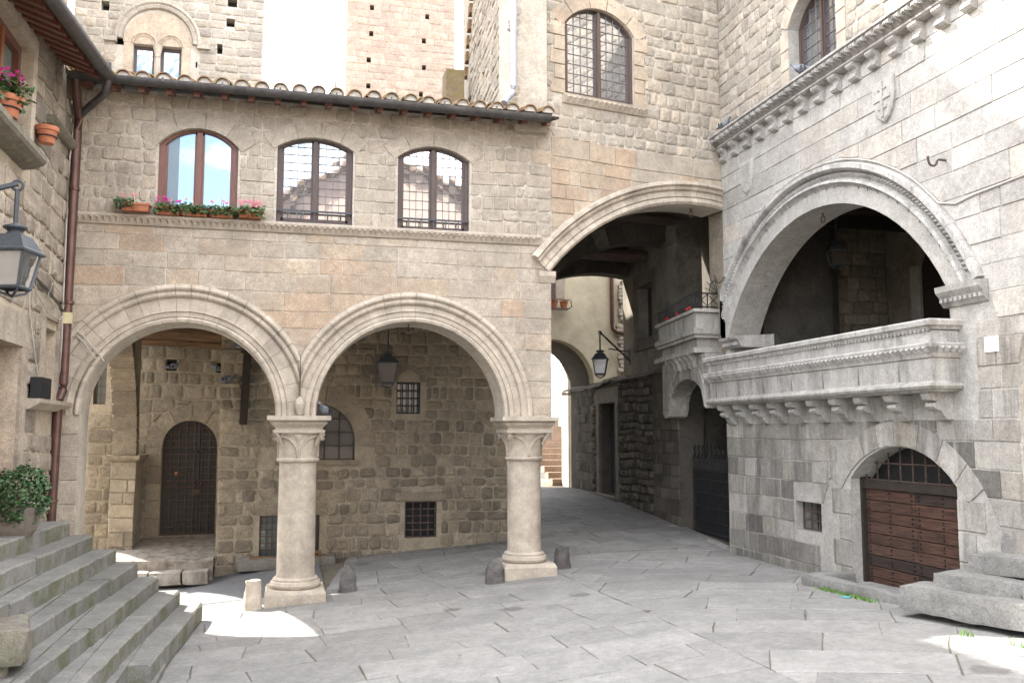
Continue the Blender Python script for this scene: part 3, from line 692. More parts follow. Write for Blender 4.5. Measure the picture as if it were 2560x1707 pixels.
def tile_mesh(flip):
    b = MB(); V = []; n = 8
    for y, r, in ((0, .083), (.42, .07)):
        for th in (0, .014):
            V += [((r-th)*math.cos(math.pi*k/n), y, (r-th)*math.sin(math.pi*k/n)*.95+(.0 if y == 0 else .11)+th*.0) for k in range(n+1)]
    m = n+1
    F = [(k, k+1, 2*m+k+1, 2*m+k) for k in range(n)]+[(m+k+1, m+k, 3*m+k, 3*m+k+1) for k in range(n)]+[(k+1, k, m+k, m+k+1) for k in range(n)]
    b.add(V, F, (.6, .5, .5)); return b
tm = [None, None]
for row in range(3):
    for i in range(27):
        x = -2.42+i*.208+Rt.uniform(-.012, .012)
        y = ys0-.07+row*.36+Rt.uniform(-.025, .02)
        b = tile_mesh(0)
        z = rz(y)+.07+row*.015+Rt.uniform(-.006, .006); a = Rt.uniform(-.05, .05); t = (Rt.random(), Rt.random(), 0)
        b.V = [Vector((x+v.x*math.cos(a)-v.y*math.sin(a), y+v.x*math.sin(a)+v.y*math.cos(a), z+v.z)) for v in b.V]; b.T = [t]*len(b.T)
        if row == 0:   # mortar plug under each cover tile
            pb = MB(); pb.prism(Fr((x, y+.05, z), (1, 0, 0)), [(.068*math.cos(math.pi*k/8), .066*math.sin(math.pi*k/8)) for k in range(9)], -.1, .02, (.5, .5, .5)); pb.done('mortar_plug', M['mortar'], roofo)
        b.done('roof_tile', M['tile'], roofo, smooth=True)
def half_pipe(b, p0, p1, r, n=10):
    p0, p1 = Vector(p0), Vector(p1); d = (p1-p0).normalized(); s_ = d.cross(Z).normalized(); u_ = s_.cross(d)
    V = []
    for p in (p0, p1):
        for rr in (r, r*.93): V += [p+s_*rr*math.cos(math.pi+math.pi*k/n)+u_*rr*math.sin(math.pi+math.pi*k/n) for k in range(n+1)]
    m = n+1
    b.add(V, [(k, 2*m+k, 2*m+k+1, k+1) for k in range(n)]+[(m+k, m+k+1, 3*m+k+1, 3*m+k) for k in range(n)]+[(0, m, 3*m, 2*m), (n, 2*m+n, 3*m+n, m+n)]+[(k, k+1, m+k+1, m+k) for k in range(n)]+[(2*m+k+1, 2*m+k, 3*m+k, 3*m+k+1) for k in range(n)])
one('gutter', M['gutter'], ah, lambda b: (half_pipe(b, (-2.33, 10.36, 5.735), (3.02, 10.36, 5.70), .072), [b.box((-2.0+k*.62, 10.287, 5.72), (.02, .012, .05)) for k in range(8)]), smooth=True)
dp = MB(); dp.tube([(-2.27, 10.38, 5.68), (-2.27, 10.4, 5.62), (-2.28, 10.66, 5.35), (-2.29, 10.68, 5.2), (-2.31, 10.68, 2.42), (-2.31, 10.68, 2.36), (-2.33, 10.6, 2.25), (-2.33, 10.58, 2.15), (-2.34, 10.56, .9)], .047, 12)
for z in (4.55, 3.3, 1.2): dp.lathe((-2.295 if z > 2 else -2.34, 10.68 if z > 2 else 10.565, z), [(.05, -.02), (.058, -.015), (.058, .015), (.05, .02)], 12)
dp.done('drainpipe', M['copper'], ah, smooth=True)
dj = MB(); dj.tube([(-1.93, 10.24, 5.84), (-1.93, 10.26, 5.62), (-1.97, 10.33, 5.52), (-2.2, 10.6, 5.42), (-2.27, 10.66, 5.37)], .04, 10); dj.done('pipe_elbow', M['gutter'], ah, smooth=True)

# porch floor platform, ceiling and beams belong to the house over the porch
one('porch_ceiling', M['darkbeam'], ah, lambda b: b.box((1.15, 12.9, 3.66), (4.2, 3.3, .08)))
one('recess_ceiling', M['darkbeam'], ah, lambda b: b.box((-1.7, 12.95, 4.25), (1.5, 3.3, .08)))
for i in range(5):
    one('ceiling_beam', M['darkbeam'], ah, lambda b: b.box((-.35+i*.75, 12.25, 3.53), (.16, 2.05, .18)))
one('timber_beam', M['beam'], ah, lambda b: b.tube([(-2.15, 14.12, 3.36), (-1.5, 14.1, 3.35), (-.9, 14.1, 3.32)], [.1, .105, .1], 9), smooth=True)
one('timber_beam', M['beam'], ah, lambda b: b.tube([(-2.15, 14.25, 3.25), (-1.5, 14.25, 3.24), (-.9, 14.25, 3.2)], [.07, .075, .07], 8), smooth=True)
one('timber_beam', M['beam'], ah, lambda b: b.tube([(-2.15, 14.1, 3.58), (-.9, 14.1, 3.56)], .06, 8), smooth=True)
one('timber_post', M['darkbeam'], ah, lambda b: b.add([(-.56+dx+k*.05, 13.2+dy, z) for k, z in ((0, 2.02), (1, 3.6)) for dx, dy in ((-.05, -.05), (.05, -.05), (.05, .05), (-.05, .05))], [(0, 1, 5, 4), (1, 2, 6, 5), (2, 3, 7, 6), (3, 0, 4, 7), (3, 2, 1, 0), (4, 5, 6, 7)]))

# ------------------------------------------------------------------ house behind the porch
ph = thing('porch_house', 'dark brown house behind the porch with grated arched door and barred windows', 'house', (0, 13.6, 0))
semi = arch_poly(.45, .52, 1.53, 1.79, .525, 16); barw = rect(1.55, 1.9, 2.18, 2.64); loww = rect(1.69, 2.15, .42, .93); lowl = rect(-.31, .5, .2, .77)
backing(FP, ph, M['darkmortar'], [(-.88, -.3), (3.2, -.3), (3.2, 3.65), (-.88, 3.65)], [semi, barw, loww, lowl], 1.1)
def grow(p, k):
    cu = (min(a for a, _ in p)+max(a for a, _ in p))/2; cv = (min(b for _, b in p)+max(b for _, b in p))/2
    return [(a+(k if a > cu else -k), b+(k if b > cv else -k)) for a, b in p]
sh_ = [arch_poly(.45, .52, 1.43, 1.79, .525, 16), arch_poly(1.725, .24, 2.1, 2.7, .2, 8), grow(loww, .06), arch_poly(.1, .5, .1, .95, .2, 10)]
sh_[0] = arch_poly(.45, .8, 1.45, 1.75, .8, 18)
masonry(FP, ph, M['dark'], -.88, 3.2, -.05, 3.62, (.13, .2), (.12, .29), sh_, .016, .008, .02, 'rubble', 300, 21, wob=.012)
archivolt(FP, ph, M['dark'], .45, 1.79, [(.79, -.02), (.79, .02), (.525, .02), (.525, -.12)], -.12, math.pi+.12, 9, 3, 'arch_stone', 3, .012)
archivolt(FP, ph, M['dark'], .1, .35, [(.86, -.02), (.86, .018), (.72, .018), (.72, -.02)], .75, math.pi-.75, 6, 4, 'arch_stone', 3, .012)
archivolt(FP, ph, M['dark'], 1.725, 2.64, [(.25, -.02), (.25, .02), (.17, .02), (.17, -.02)], 0, math.pi, 1, 4, 'arch_stone', 10, .0)
one('lintel', M['dark'], ph, lambda b: b.fbox(FP, 1.55, 2.29, .95, 1.06, -.02, .045)); one('lintel', M['dark'], ph, lambda b: b.fbox(FP, -.4, .6, .79, .94, -.02, .02))
one('window_sill', M['dark'], ph, lambda b: b.fbox(FP, -.12, 1.05, 1.46, 1.52, -.02, .05))
def grille(fr, par, u0, u1, v0, v1, nu, nv, d, r, mat, name='window_grille', poly=None):
    b = MB()
    for i in range(nu+1):
        u = u0+(u1-u0)*i/nu; lo, hi = v0, v1
        if poly:
            e = Hole([(p[1], p[0]) for p in poly]).ext(u); lo, hi = max(v0, e[0]), min(v1, e[1])
        if hi > lo: b.fbox(fr, u-r, u+r, lo, hi, d-r, d+r)
    for j in range(nv+1):
        v = v0+(v1-v0)*j/nv; a, c = u0, u1
        if poly:
            e = Hole(poly).ext(v); a, c = max(u0, e[0]), min(u1, e[1])
        if c > a: b.fbox(fr, a, c, v-r, v+r, d-r+.004, d+r+.004)
    return b.done(name, mat, par)
def backpane(fr, par, poly, d, mat, name='glass'):
    b = MB(); b.add([fr.p(u, v, d) for u, v in poly], [tuple(range(len(poly)))]); return b.done(name, mat, par)
g = backpane(FP, ph, semi, -.2, M['greyglass'] if False else M['darkglass']); grille(FP, ph, -.07, .97, 1.53, 2.31, 5, 4, -.12, .008, M['rust'], poly=semi)
backpane(FP, ph, barw, -.16, M['greyglass']); grille(FP, ph, 1.56, 1.89, 2.19, 2.63, 4, 4, -.05, .009, M['iron'])
backpane(FP, ph, loww, -.22, M['black']); grille(FP, ph, 1.7, 2.14, .43, .92, 4, 5, -.03, .008, M['rust'])
backpane(FP, ph, lowl, -.2, M['greyglass']); grille(FP, ph, -.3, .49, .21, .76, 10, 6, -.03, .007, M['rust'])
# door wall
holes_ = [rect(-1.73, -1.58, 2.82, 2.99), rect(-1.02, -.9, 2.8, 2.95)]
door = arch_poly(-1.355, .385, .42, 1.72, .37, 14); slit = rect(-2.71, -2.54, 2.32, 3.1)
backing(FD, ph, M['darkmortar'], [(-2.96, -.3), (-.8, -.3), (-.8, 4.2), (-2.78, 4.2), (-2.78, 2.0), (-2.96, 1.9)], [door, slit]+holes_, .4)
masonry(FD, ph, M['dark'], -2.76, -.86, .2, 3.9, (.15, .22), (.14, .32), [arch_poly(-1.355, .6, .2, 1.72, .6, 14), grow(slit, .05)]+holes_, .014, .007, .02, 'boss', 160, 23, lambda u, v, R: R.gauss(.6, .25), wob=.01)
archivolt(FD, ph, M['dark'], -1.355, 1.70, [(.61, -.02), (.61, .018), (.39, .018), (.39, -.15)], 0, math.pi, 6, 5, 'arch_stone', 4, .012, tone=(.5, .9))
for sx in (-1, 1):
    for k in range(5): one('jamb_stone', M['dark'], ph, lambda b: b.prism(FD, rect(*sorted((-1.355+sx*.392, -1.355+sx*.60)), .42+k*.256, .42+(k+1)*.256-.012), -.02, .018, (.5+.1*(k % 3), .3+.2*(k % 3), 0), ch=.006))
dl = MB(); dl.prism(FD, door, -.16, -.12); do_ = dl.done('door', M['door_grey'], ph)
grille(FD, do_, -1.73, -.98, .44, 2.08, 7, 17, -.08, .0085, M['rust'], 'iron_lattice', door)
one('door_bar', M['iron'], do_, lambda b: (b.fbox(FD, -1.255, -1.22, .43, 2.06, -.1, -.06), b.fbox(FD, -1.73, -.98, 1.62, 1.645, -.1, -.06)))
one('door_chain', M['rust'], do_, lambda b: (b.ring(FD.p(-1.24, 1.17, -.05), .05, .012, (1, 0, 0), (0, 0, 1)), b.fbox(FD, -1.31, -1.2, 1.0, 1.08, -.06, -.045)))
one('warning_sticker', M['sticker'], do_, lambda b: b.lathe(FD.p(-1.55, 1.31, -.11), [(.026, -.004), (.026, .004)], 14, sy=.2) if False else b.prism(FD, [(-1.55+.026*math.cos(k*.5236), 1.31+.026*math.sin(k*.5236)) for k in range(12)], -.12, -.1))
one('sticker_bar', M['white'], do_, lambda b: b.fbox(FD, -1.565, -1.535, 1.304, 1.316, -.1, -.098))
for q in holes_: backpane(FD, ph, q, -.25, M['black'], 'nest_hole')
backpane(FD, ph, slit, -.15, M['greyglass']); grille(FD, ph, -2.70, -2.55, 2.33, 3.09, 2, 6, -.06, .005, M['rust'])
# pier with impost and the arch that leads to the street on the left
FC = Fr((-1.98, 0, 0), (0, 1, 0))
b = MB(); b.box((-2.14, 13.98, .9), (.3, .74, 1.4)); b.done('pier', M['darkmortar'], ph)
Rp = random.Random(6)
FPI = Fr((0, 13.6, 0), (1, 0, 0))
masonry(FPI, ph, M['dark'], -2.3, -1.97, .15, 1.52, (.15, .22), (.12, .3), [], .012, .005, .014, 'ashlar', 40, 24, lambda u, v, R: R.gauss(.6, .2), name='pier_stone')
one('impost', M['dark'], ph, lambda b: b.sweep([(-2.3, 13.62), (-2.3, 13.59), (-1.97, 13.59), (-1.97, 14.38)], [(.0, 1.52), (.04, 1.55), (.05, 1.6), (0, 1.6)], (.8, .6, 0)))
archivolt(FC, ph, M['dark'], 11.3, 1.6, [(2.55, -.31), (2.55, 0), (2.3, 0), (2.3, -.31)], 0, math.pi/2-.04, 17, 7, 'soffit_stone', 2, .022, tone=(.0, .5), sv=.87)
archivolt(FC, ph, M['darkmortar'], 11.3, 1.6, [(2.54, -.3), (2.54, -.012), (2.313, -.012), (2.313, -.3)], 0, math.pi/2-.04, 1, 7, 'soffit_mortar', 20, 0, sv=.87)
backing(FC, ph, M['darkmortar'], [(11.3+2.5*math.cos(math.pi/2*i/12), 1.6+2.5*.87*math.sin(math.pi/2*i/12)) for i in range(13)]+[(11.3, 4.25), (13.8, 4.25)], [], .28, 'spandrel', d=-.01)
# raised platform in front of the grated door
pf = thing('porch_platform', None, None, (-1.4, 13.5, .2), kind='structure')
pb = MB(); pb.add([(-2.3, 12.95, .27), (-.88, 12.95, .22), (-.88, 14.42, .42), (-2.3, 14.42, .40), (-2.3, 12.95, -.1), (-.88, 12.95, -.1)], [(0, 1, 2, 3), (4, 5, 1, 0)]); pb.done('litter_floor', M['litter'], pf)
def rough_block(b, c, sz, rot, R, t=(.5, .5, .5), n=(7, 4, 4), rd=.25, amp=.012, shear=0):
    m = Matrix.Rotation(rot, 3, 'Z'); V = {}; F = []; ph_ = R.uniform(0, 9)
    def vert(i, j, k):
        key = (i, j, k)
        if key not in V:
            q = [2*i/n[0]-1, 2*j/n[1]-1, 2*k/n[2]-1]; s_ = [x/2 for x in sz]; mn = min(sz)/2; p = []
            cc = [max(-1+mn*rd/s_[a], min(1-mn*rd/s_[a], q[a])) for a in range(3)]
            d = Vector([(q[a]-cc[a])*s_[a] for a in range(3)]); L_ = d.length
            if L_ > 1e-6: d = d*(min(1, mn*rd/L_))
            P = Vector([cc[a]*s_[a] for a in range(3)])+d
            P += Vector([R.uniform(-1, 1) for _ in range(3)])*amp*.5+Vector((math.sin(P.y*9+P.z*13+ph_), math.sin(P.x*11+ph_*2), math.sin(P.x*8+P.y*7+ph_)))*amp*.6
            V[key] = (len(V), Vector(c)+m @ P)
        return V[key][0]
    for a in range(3):
        o = [x for x in range(3) if x != a]
        for e in (0, n[a]):
            for i in range(n[o[0]]):
                for j in range(n[o[1]]):
                    qd = []
                    for di, dj in ((0, 0), (1, 0), (1, 1), (0, 1)):
                        k = [0, 0, 0]; k[a] = e; k[o[0]] = i+di; k[o[1]] = j+dj; qd.append(vert(*k))
                    F.append(qd if (e > 0) != (a == 1) else qd[::-1])
    vs = sorted(V.values(), key=lambda x: x[0]); b.add([v for _, v in vs], F, t)
for k, (x0, x1) in enumerate([(-2.2, -1.66), (-1.65, -1.25), (-1.24, -.92)]):
    one('kerb_stone', M['greylow'], pf, lambda b: rough_block(b, ((x0+x1)/2, 12.88, .05), (x1-x0, .3, .17), 0, Rp, (.9, .6, 0), (5, 3, 3)), smooth=True)
    one('kerb_stone', M['greylow'], pf, lambda b: rough_block(b, ((x0+x1)/2+.04, 13.17, .19), (x1-x0-.01, .34, .12), .03, Rp, (.95, .7, 0), (5, 3, 3)), smooth=True)
for nm, lab, c, sz, rot in (('wooden_board', 'long weathered board lying below the barred ground window behind the left column', (.08, 13.1, .235), (1.0, .1, .022), .02), ('wooden_board', 'short pale board on top of the low ledge, right of the left column', (.32, 13.16, .28), (.42, .09, .03), -.05)):
    t = MB(); t.box(c, sz, rot); t.done(nm, M['beam'], None, label=lab, cat='board', group='boards below the porch window')
one('stone_ledge', M['greylow'], ph, lambda b: rough_block(b, (.06, 13.12, .15), (1.3, .3, .16), 0, Rp, (.2, .3, 0), (8, 3, 3)), smooth=True)
for v_, d_ in ((2.53, .07), (3.0, .05)): one('wall_bracket', M['dark'], ph, lambda b: b.fbox(FP, -.88, -.62, v_, v_+.05, -.02, d_))

# ------------------------------------------------------------------ house on the left
lh = thing('left_house', 'brown rubble house on the left above the steps with a geranium window and red eaves', 'house', (-2.5, 8, 0))
w1 = rect(8.0, 9.12, 4.45, 5.47); dr = rect(8.15, 9.22, 1.0, 2.69); w2 = rect(10.04, 10.56, 2.23, 2.97)
backing(FL, lh, M['leftmortar'], [(2.5, -.3), (10.76, -.3), (10.76, 5.85), (2.5, 5.85)], [w1, dr, w2], .5)
masonry(FL, lh, M['left'], 2.5, 10.76, .9, 5.8, (.17, .27), (.16, .42), [grow(w1, .16), grow(dr, .2), [(9.9, 2.05), (10.7, 2.05), (10.7, 3.1), (9.9, 3.1)], rect(6.9, 9.1, 4.28, 4.44)], .02, .012, .022, 'rubble', 300, 31, lambda u, v, R: R.gauss(.55, .3), wob=.016)
b = MB(); b.box((-5.4, 6.6, 2.7), (5.1, 8.1, 6.0)); b.done('house_body', M['left'], lh)
def frame_rect(fr, par, poly, t, d0, d1, mat, name): 
    u0, u1 = poly[0][0], poly[1][0]; v0, v1 = poly[0][1], poly[2][1]; b = MB()
    b.fbox(fr, u0, u0+t, v0, v1, d0, d1); b.fbox(fr, u1-t, u1, v0, v1, d0, d1); b.fbox(fr, u0+t, u1-t, v0, v0+t, d0, d1); b.fbox(fr, u0+t, u1-t, v1-t, v1, d0, d1)
    return b.done(name, mat, par)
wf = frame_rect(FL, lh, w1, .08, -.16, -.09, M['redwood'], 'window'); backpane(FL, wf, w1, -.15, M['darkglass'], 'pane')
one('mullion', M['orangewood'], wf, lambda b: b.fbox(FL, 8.5, 8.58, 4.5, 5.43, -.16, -.08)); one('curtain', M['curtain'], wf, lambda b: b.fbox(FL, 8.8, 9.02, 4.55, 5.38, -.147, -.143))
one('window_surround', M['mould'], lh, lambda b: (b.fbox(FL, 9.122, 9.26, 4.45, 5.6, -.02, .022), b.fbox(FL, 8.0, 9.122, 5.472, 5.6, -.02, .022)))
one('window_sill', M['lichen'], lh, lambda b: b.profile(FL, 6.9, 9.02, [(-.02, 4.28), (.1, 4.30), (.18, 4.34), (.2, 4.37), (.2, 4.42), (-.02, 4.43)]))
one('door', M['orangewood'], lh, lambda b: (b.fbox(FL, 8.15, 9.22, 1.0, 2.69, -.34, -.3), [b.fbox(FL, 8.2, 9.17, 1.05+k*.54, 1.5+k*.54, -.3, -.285) for k in range(3)]))
for a in ((9.222, 9.42, 1.0, 2.69), (7.95, 8.148, 1.0, 2.69), (7.9, 9.55, 2.692, 2.99)): one('door_surround', M['left'], lh, lambda b: b.fbox(FL, *a, -.02, .03, (.95, .6, 0)))
wf = frame_rect(FL, lh, w2, .05, -.22, -.17, M['orangewood'], 'window'); backpane(FL, wf, w2, -.2, M['greyglass'], 'pane')
one('mullion', M['orangewood'], wf, lambda b: b.fbox(FL, 10.27, 10.32, 2.25, 2.95, -.22, -.165))
for a in ((9.84, 10.038, 2.23, 3.06), (10.562, 10.73, 2.23, 3.06), (9.84, 10.73, 3.062, 3.2)): one('window_surround', M['left'], lh, lambda b: b.fbox(FL, *a, -.02, .028, (.9, .7, 0)))
one('window_sill', M['mould'], lh, lambda b: b.profile(FL, 9.42, 10.74, [(-.02, 2.12), (.06, 2.13), (.15, 2.19), (.16, 2.225), (-.02, 2.228)]))
one('carved_ledge', M['lichen'], lh, lambda b: (b.profile(FL, 9.72, 10.74, [(-.02, 4.96), (.05, 4.97), (.1, 5.02), (.1, 5.05), (-.02, 5.06)]), teeth(b, FL, 9.74, 10.72, .06, 5.02, 4.97, .1, .06)))
def shield(fr, par, u, v, w_, h_, d, mat, name='carved_shield', cross=True):
    pl = [(u-w_/2, v+h_/2)]+[(u-w_/2*k, v+h_*q) for k, q in ((1, .1), (.93, -.08), (.75, -.25), (.45, -.4))]+[(u, v-h_/2)]+[(u+w_/2*k, v+h_*q) for k, q in ((.45, -.4), (.75, -.25), (.93, -.08), (1, .1))]+[(u+w_/2, v+h_/2)]
    b = MB(); b.prism(fr, pl, -.02, d, (.6, .7, 0), ch=.015); o = b.done(name, mat, par); b = MB()
    if cross:
        b.fbox(fr, u-.018, u+.018, v-h_*.38, v+h_*.44, d-.01, d+.014)
        b.fbox(fr, u-w_*.4, u+w_*.4, v+h_*.05-.016, v+h_*.05+.016, d-.01, d+.012)
        for k in (-.17, .28): b.fbox(fr, u-w_*.2, u+w_*.2, v+h_*k-.011, v+h_*k+.011, d-.01, d+.01)
    else:
        for k in range(-3, 4): b.fbox(fr, u+k*.03-.007, u+k*.03+.007, v-h_*.2, v+h_*.4, d-.01, d+.008)
    b.done('shield_relief', mat, o); return o
shield(FL, lh, 10.05, 4.64, .2, .32, .03, M['left'], cross=False)
# roof, rafters, gutter
ez = lambda y: 5.72+(y-10.2)*.115
def lroof(b):
    V = []
    for y in (2.6, 10.28):
        for x, dz in ((-1.97, 0), (-5.5, 1.25), (-8.2, .3)): V += [(x, y, ez(y)+dz), (x, y, ez(y)+dz+.07)]
    b.add(V, [(0, 6, 8, 2), (2, 8, 10, 4), (1, 3, 9, 7), (3, 5, 11, 9), (0, 1, 7, 6), (0, 2, 3, 1), (2, 4, 5, 3), (6, 7, 9, 8), (8, 9, 11, 10), (4, 10, 11, 5)])
ro = one('roof', M['terracotta'], lh, lroof)
for k in range(22):
    y = 10.14-k*.24
    one('rafter', M['redwood'], ro, lambda b: b.add([(x, y+dy, ez(y)+(-1.97-x)*.354-.10+dz) for x in (-2.45, -2.0) for dy in (-.035, .035) for dz in (0, .095)], [(0, 1, 3, 2), (4, 6, 7, 5), (0, 4, 5, 1), (2, 3, 7, 6), (0, 2, 6, 4), (1, 5, 7, 3)]))
one('gutter', M['gutter'], lh, lambda b: half_pipe(b, (-1.93, 4, ez(4)-.01), (-1.93, 10.3, ez(10.3)-.01), .075), smooth=True)

# ------------------------------------------------------------------ the house bridging the alley
bh = thing('bridge_house', 'tall tan stone house bridging the alley on one wide moulded arch', 'house', (4.4, 11.2, 3.9))
BC, BZ, BI, BO = 2.3, 1.97, 3.0, 3.31
a0 = math.asin((3.9-BZ)/BI); a1 = math.acos((2.69-BC)/BI)
inner = [(BC-BI*math.cos(a), BZ+BI*math.sin(a)) for a in [a0+(math.pi-a1-a0)*i/20 for i in range(21)]]
ragged = [(-.5, 9.9), (-.5, 5.62), (0, 5.62)]
bw = arch_poly(.735, .525, 6.17, 7.13, .27, 12)
backing(FB, bh, M['mortar'], inner+[(2.69, 9.9)]+ragged, [bw], .45)
Rr = random.Random(5); rag = {}
def ubb(v):
    k = int(v/.185)
    if k not in rag: rag[k] = Rr.uniform(-.16, .02)
    return ((-.44+rag[k]) if v > 5.72 else 0.005, 2.69)
bho = arch_poly(BC, BO-.05, 1.0, BZ, BO-.05, 40)
n1 = masonry(FB, bh, M['facade'], 0, 2.69, 3.9, 5.6, (.165, .2), (.24, .5), [bho], .011, .006, .012, 'ashlar', 300, 41, lambda u, v, R: R.gauss(.85, .16) if u < 1.3 or R.random() < .4 else R.gauss(.35, .2), ub=ubb)
masonry(FB, bh, M['tower'], 0, 2.69, 5.6, 9.8, (.14, .19), (.12, .29), [arch_poly(.735, .68, 6.05, 7.1, .4, 12)], .014, .007, .014, 'rubble', 300, 42, lambda u, v, R: R.gauss(.55, .28), ub=ubb, wob=.01, used=n1)
R_ = (.525**2+.27**2)/.54
archivolt(FB, bh, M['facade'], .735, 7.40-R_, [(R_+.2, -.02), (R_+.2, .02), (R_, .02), (R_, -.12)], math.pi/2-1.05, math.pi/2+1.05, 5, 8, 'arch_stone', 4, .01, tone=(.6, 1))
for sx in (-1, 1):
    for k in range(5): one('jamb_stone', M['facade'], bh, lambda b: b.prism(FB, rect(*sorted((.735+sx*.527, .735+sx*(.68 if k % 2 else .74))), 6.18+k*.19, 6.18+(k+1)*.19-.012), -.02, .02, (.75, .2*k, 0), ch=.006))
window(FB, bh, .735, .525, 6.17, 7.13, .27, -.07, M['brownwood'], M['glass'], (4, 9), .045, False, 11)
one('window_sill', M['mould'], bh, lambda b: (b.profile(FB, .17, 1.43, [(-.02, 6.05), (.03, 6.06), (.08, 6.14), (.085, 6.165), (-.02, 6.17)]), teeth(b, FB, .19, 1.41, .075, 6.14, 6.065, .08, .04)))
bprof = [(BO, -.02), (BO, .03), (BO-.015, .07), (BO-.055, .08), (BO-.07, .06), (BO-.08, .04), (BO-.1, .05), (BO-.12, .04), (BO-.125, .008), (BI+.115, .018), (BI+.11, .03), (BI+.1, .03), (BI+.09, .012), (BI+.07, .03), (BI+.03, .034), (BI, .01), (BI, -.47), (BI+.08, -.47), (BI+.08, -.02)]
archivolt(FB, bh, M['mould'], BC, BZ, bprof, math.acos((2.69-BC)/BI), math.pi-a0+.015, 27, 9, sub=2, umax=2.70)
one('impost', M['mould'], ah, lambda b: b.profile(FA, 2.98, 3.19, [(-.4, 3.74), (.012, 3.74), (.03, 3.78), (.05, 3.82), (.05, 3.88), (-.4, 3.88)]))
ring_bolt(FB, 2.3, BZ+BI+.003, -.2, 'iron ring hanging under the wide arch over the alley')
# flank wall, its roof edge and the zinc pipe
FK = Fr((2.66, 10.66, 0), (-.0545, -.9985, 0))
one('flank_wall', M['tower'], bh, lambda b: b.prism(FK, [(-4.4, 5.6), (0, 5.6), (0, 9.9), (-3.1, 9.9), (-4.3, 7.9)], -.4, 0, (.6, .8, 0), back=True))
masonry(FK, bh, M['tower'], -4.35, -.05, 5.9, 9.8, (.1, .15), (.12, .3), [], .012, .008, .012, 'rubble', 0, 44, lambda u, v, R: R.gauss(.75, .2), ub=lambda v: (-4.3+max(0, (v-7.9))*.6, -.02), name='flank_stone')
one('house_body', M['tower'], bh, lambda b: b.box((4.65, 13.6, 7.75), (3.4, 4.2, 4.2)))
for k in range(9):
    v = 7.95+k*.22
    one('roof_tile', M['tile'], bh, lambda b: b.fbox(FK, -4.36+(v-7.9)*.6-.08, -4.36+(v-7.9)*.6+.1, v, v+.16, -.3, .06, (.3, .4, 0)))
one('zinc_pipe', M['zinc'], bh, lambda b: b.tube([(2.6, 10.5, 9.9), (2.6, 10.5, 6.1), (2.58, 10.46, 6.0), (2.5, 10.4, 5.9), (2.45, 10.36, 5.82)], .042, 10), smooth=True)
one('chimney_stack', M['tile'], bh, lambda b: b.box((2.58, 14.6, 7.4), (.3, .4, .9), 0, (.9, .7, 0)))
# passage under the house: inner arches, ceiling, beams
for nm, Y, cx, cz, R1, x0, x1 in (('a', 13.9, 5.75, 2.6, 2.42, 3.15, 6.1), ('b', 16.0, 5.65, 2.0, 2.86, 3.15, 6.4)):
    f = Fr((0, Y, 0), (1, 0, 0)); pts = []
    for i in range(19):
        x = x0+.1+(x1-x0-.1)*i/18; dx = x-cx; pts.append((x, cz+math.sqrt(max(.01, R1*R1-dx*dx))))
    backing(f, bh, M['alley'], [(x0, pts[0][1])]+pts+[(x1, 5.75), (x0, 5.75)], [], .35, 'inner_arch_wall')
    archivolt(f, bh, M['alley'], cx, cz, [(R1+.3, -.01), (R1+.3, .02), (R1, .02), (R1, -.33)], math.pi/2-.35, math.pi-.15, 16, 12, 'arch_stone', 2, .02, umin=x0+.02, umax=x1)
one('passage_ceiling', M['darkbeam'], bh, lambda b: b.box((4.8, 14.0, 5.7), (3.3, 4.2, .1)))
for k in range(3): one('ceiling_beam', M['brownwood'], bh, lambda b: b.tube([(3.2, 11.9+k*.7, 5.35), (6.3, 12.1+k*.7, 5.3)], .1, 8))
one('lower_beam', M['brownwood'], bh, lambda b: b.tube([(3.4, 14.9, 5.0), (6.15, 14.9, 4.98)], .11, 8))

# ------------------------------------------------------------------ loggia house on the right
gh = thing('loggia_house', 'grey stone house on the right with arched loggia, carved balcony and cellar door', 'house', (6, 8, 0))
LY, LZ, LI, LO = 9.14, 2.0, 2.43, 2.86
rr = lambda y0, y1, v0, v1: rect(-y1, -y0, v0, v1)
th0 = math.asin((3.2-LZ)/LI)
lopen = [(-11.12, 2.62), (-6.97, 2.62)]+[(-LY+LI*math.cos(a), LZ+LI*math.sin(a)) for a in [th0+(math.pi-2*th0)*i/26 for i in range(27)]]
ldoor = arch_poly(-7.81, .79, .1, 1.43, .345, 14); lwin = rr(9.16, 9.69, .8, 1.13); uwin = arch_poly(-9.04, .49, 5.8, 6.72, .3, 12); side = arch_poly(-5.2, 1.05, 1.1, 2.3, 1.05, 14)
backing(FR, gh, M['grey'], [(-11.34, -.3), (-2.5, -.3), (-2.5, 9.9), (-11.34, 9.9)], [lopen, ldoor, lwin, uwin, side], .45)
lring = arch_poly(-LY, LO-.05, 2.2, 2.21, LO-.16, 30)
g1 = masonry(FR, gh, M['grey'], -11.34, -2.6, 2.85, 5.72, (.2, .27), (.3, .72), [lring, side], .008, .005, .010, 'ashlar', 130, 51, lambda u, v, R: R.gauss(.6, .25))
mid = masonry(FR, gh, M['greylow'], -11.34, -2.6, .05, 2.85, (.19, .25), (.22, .55), [arch_poly(-7.82, 1.38, .0, .62, 1.38, 20), grow(lwin, .02), side, rr(6.7, 11.4, 2.15, 2.9)], .010, .006, .012, 'ashlar', 100, 52, lambda u, v, R: (R.gauss(.75, .2) if u > -6.6 else R.gauss(.45, .3)) if v > .7 else R.gauss(.15, .2))
masonry(FR, gh, M['tower'], -11.34, -2.6, 5.9, 9.8, (.13, .18), (.12, .3), [arch_poly(-9.04, .66, 5.6, 6.7, .45, 12)], .012, .007, .012, 'rubble', 70, 53, lambda u, v, R: R.gauss(.35, .25))
Rw = (.49**2+.3**2)/.6
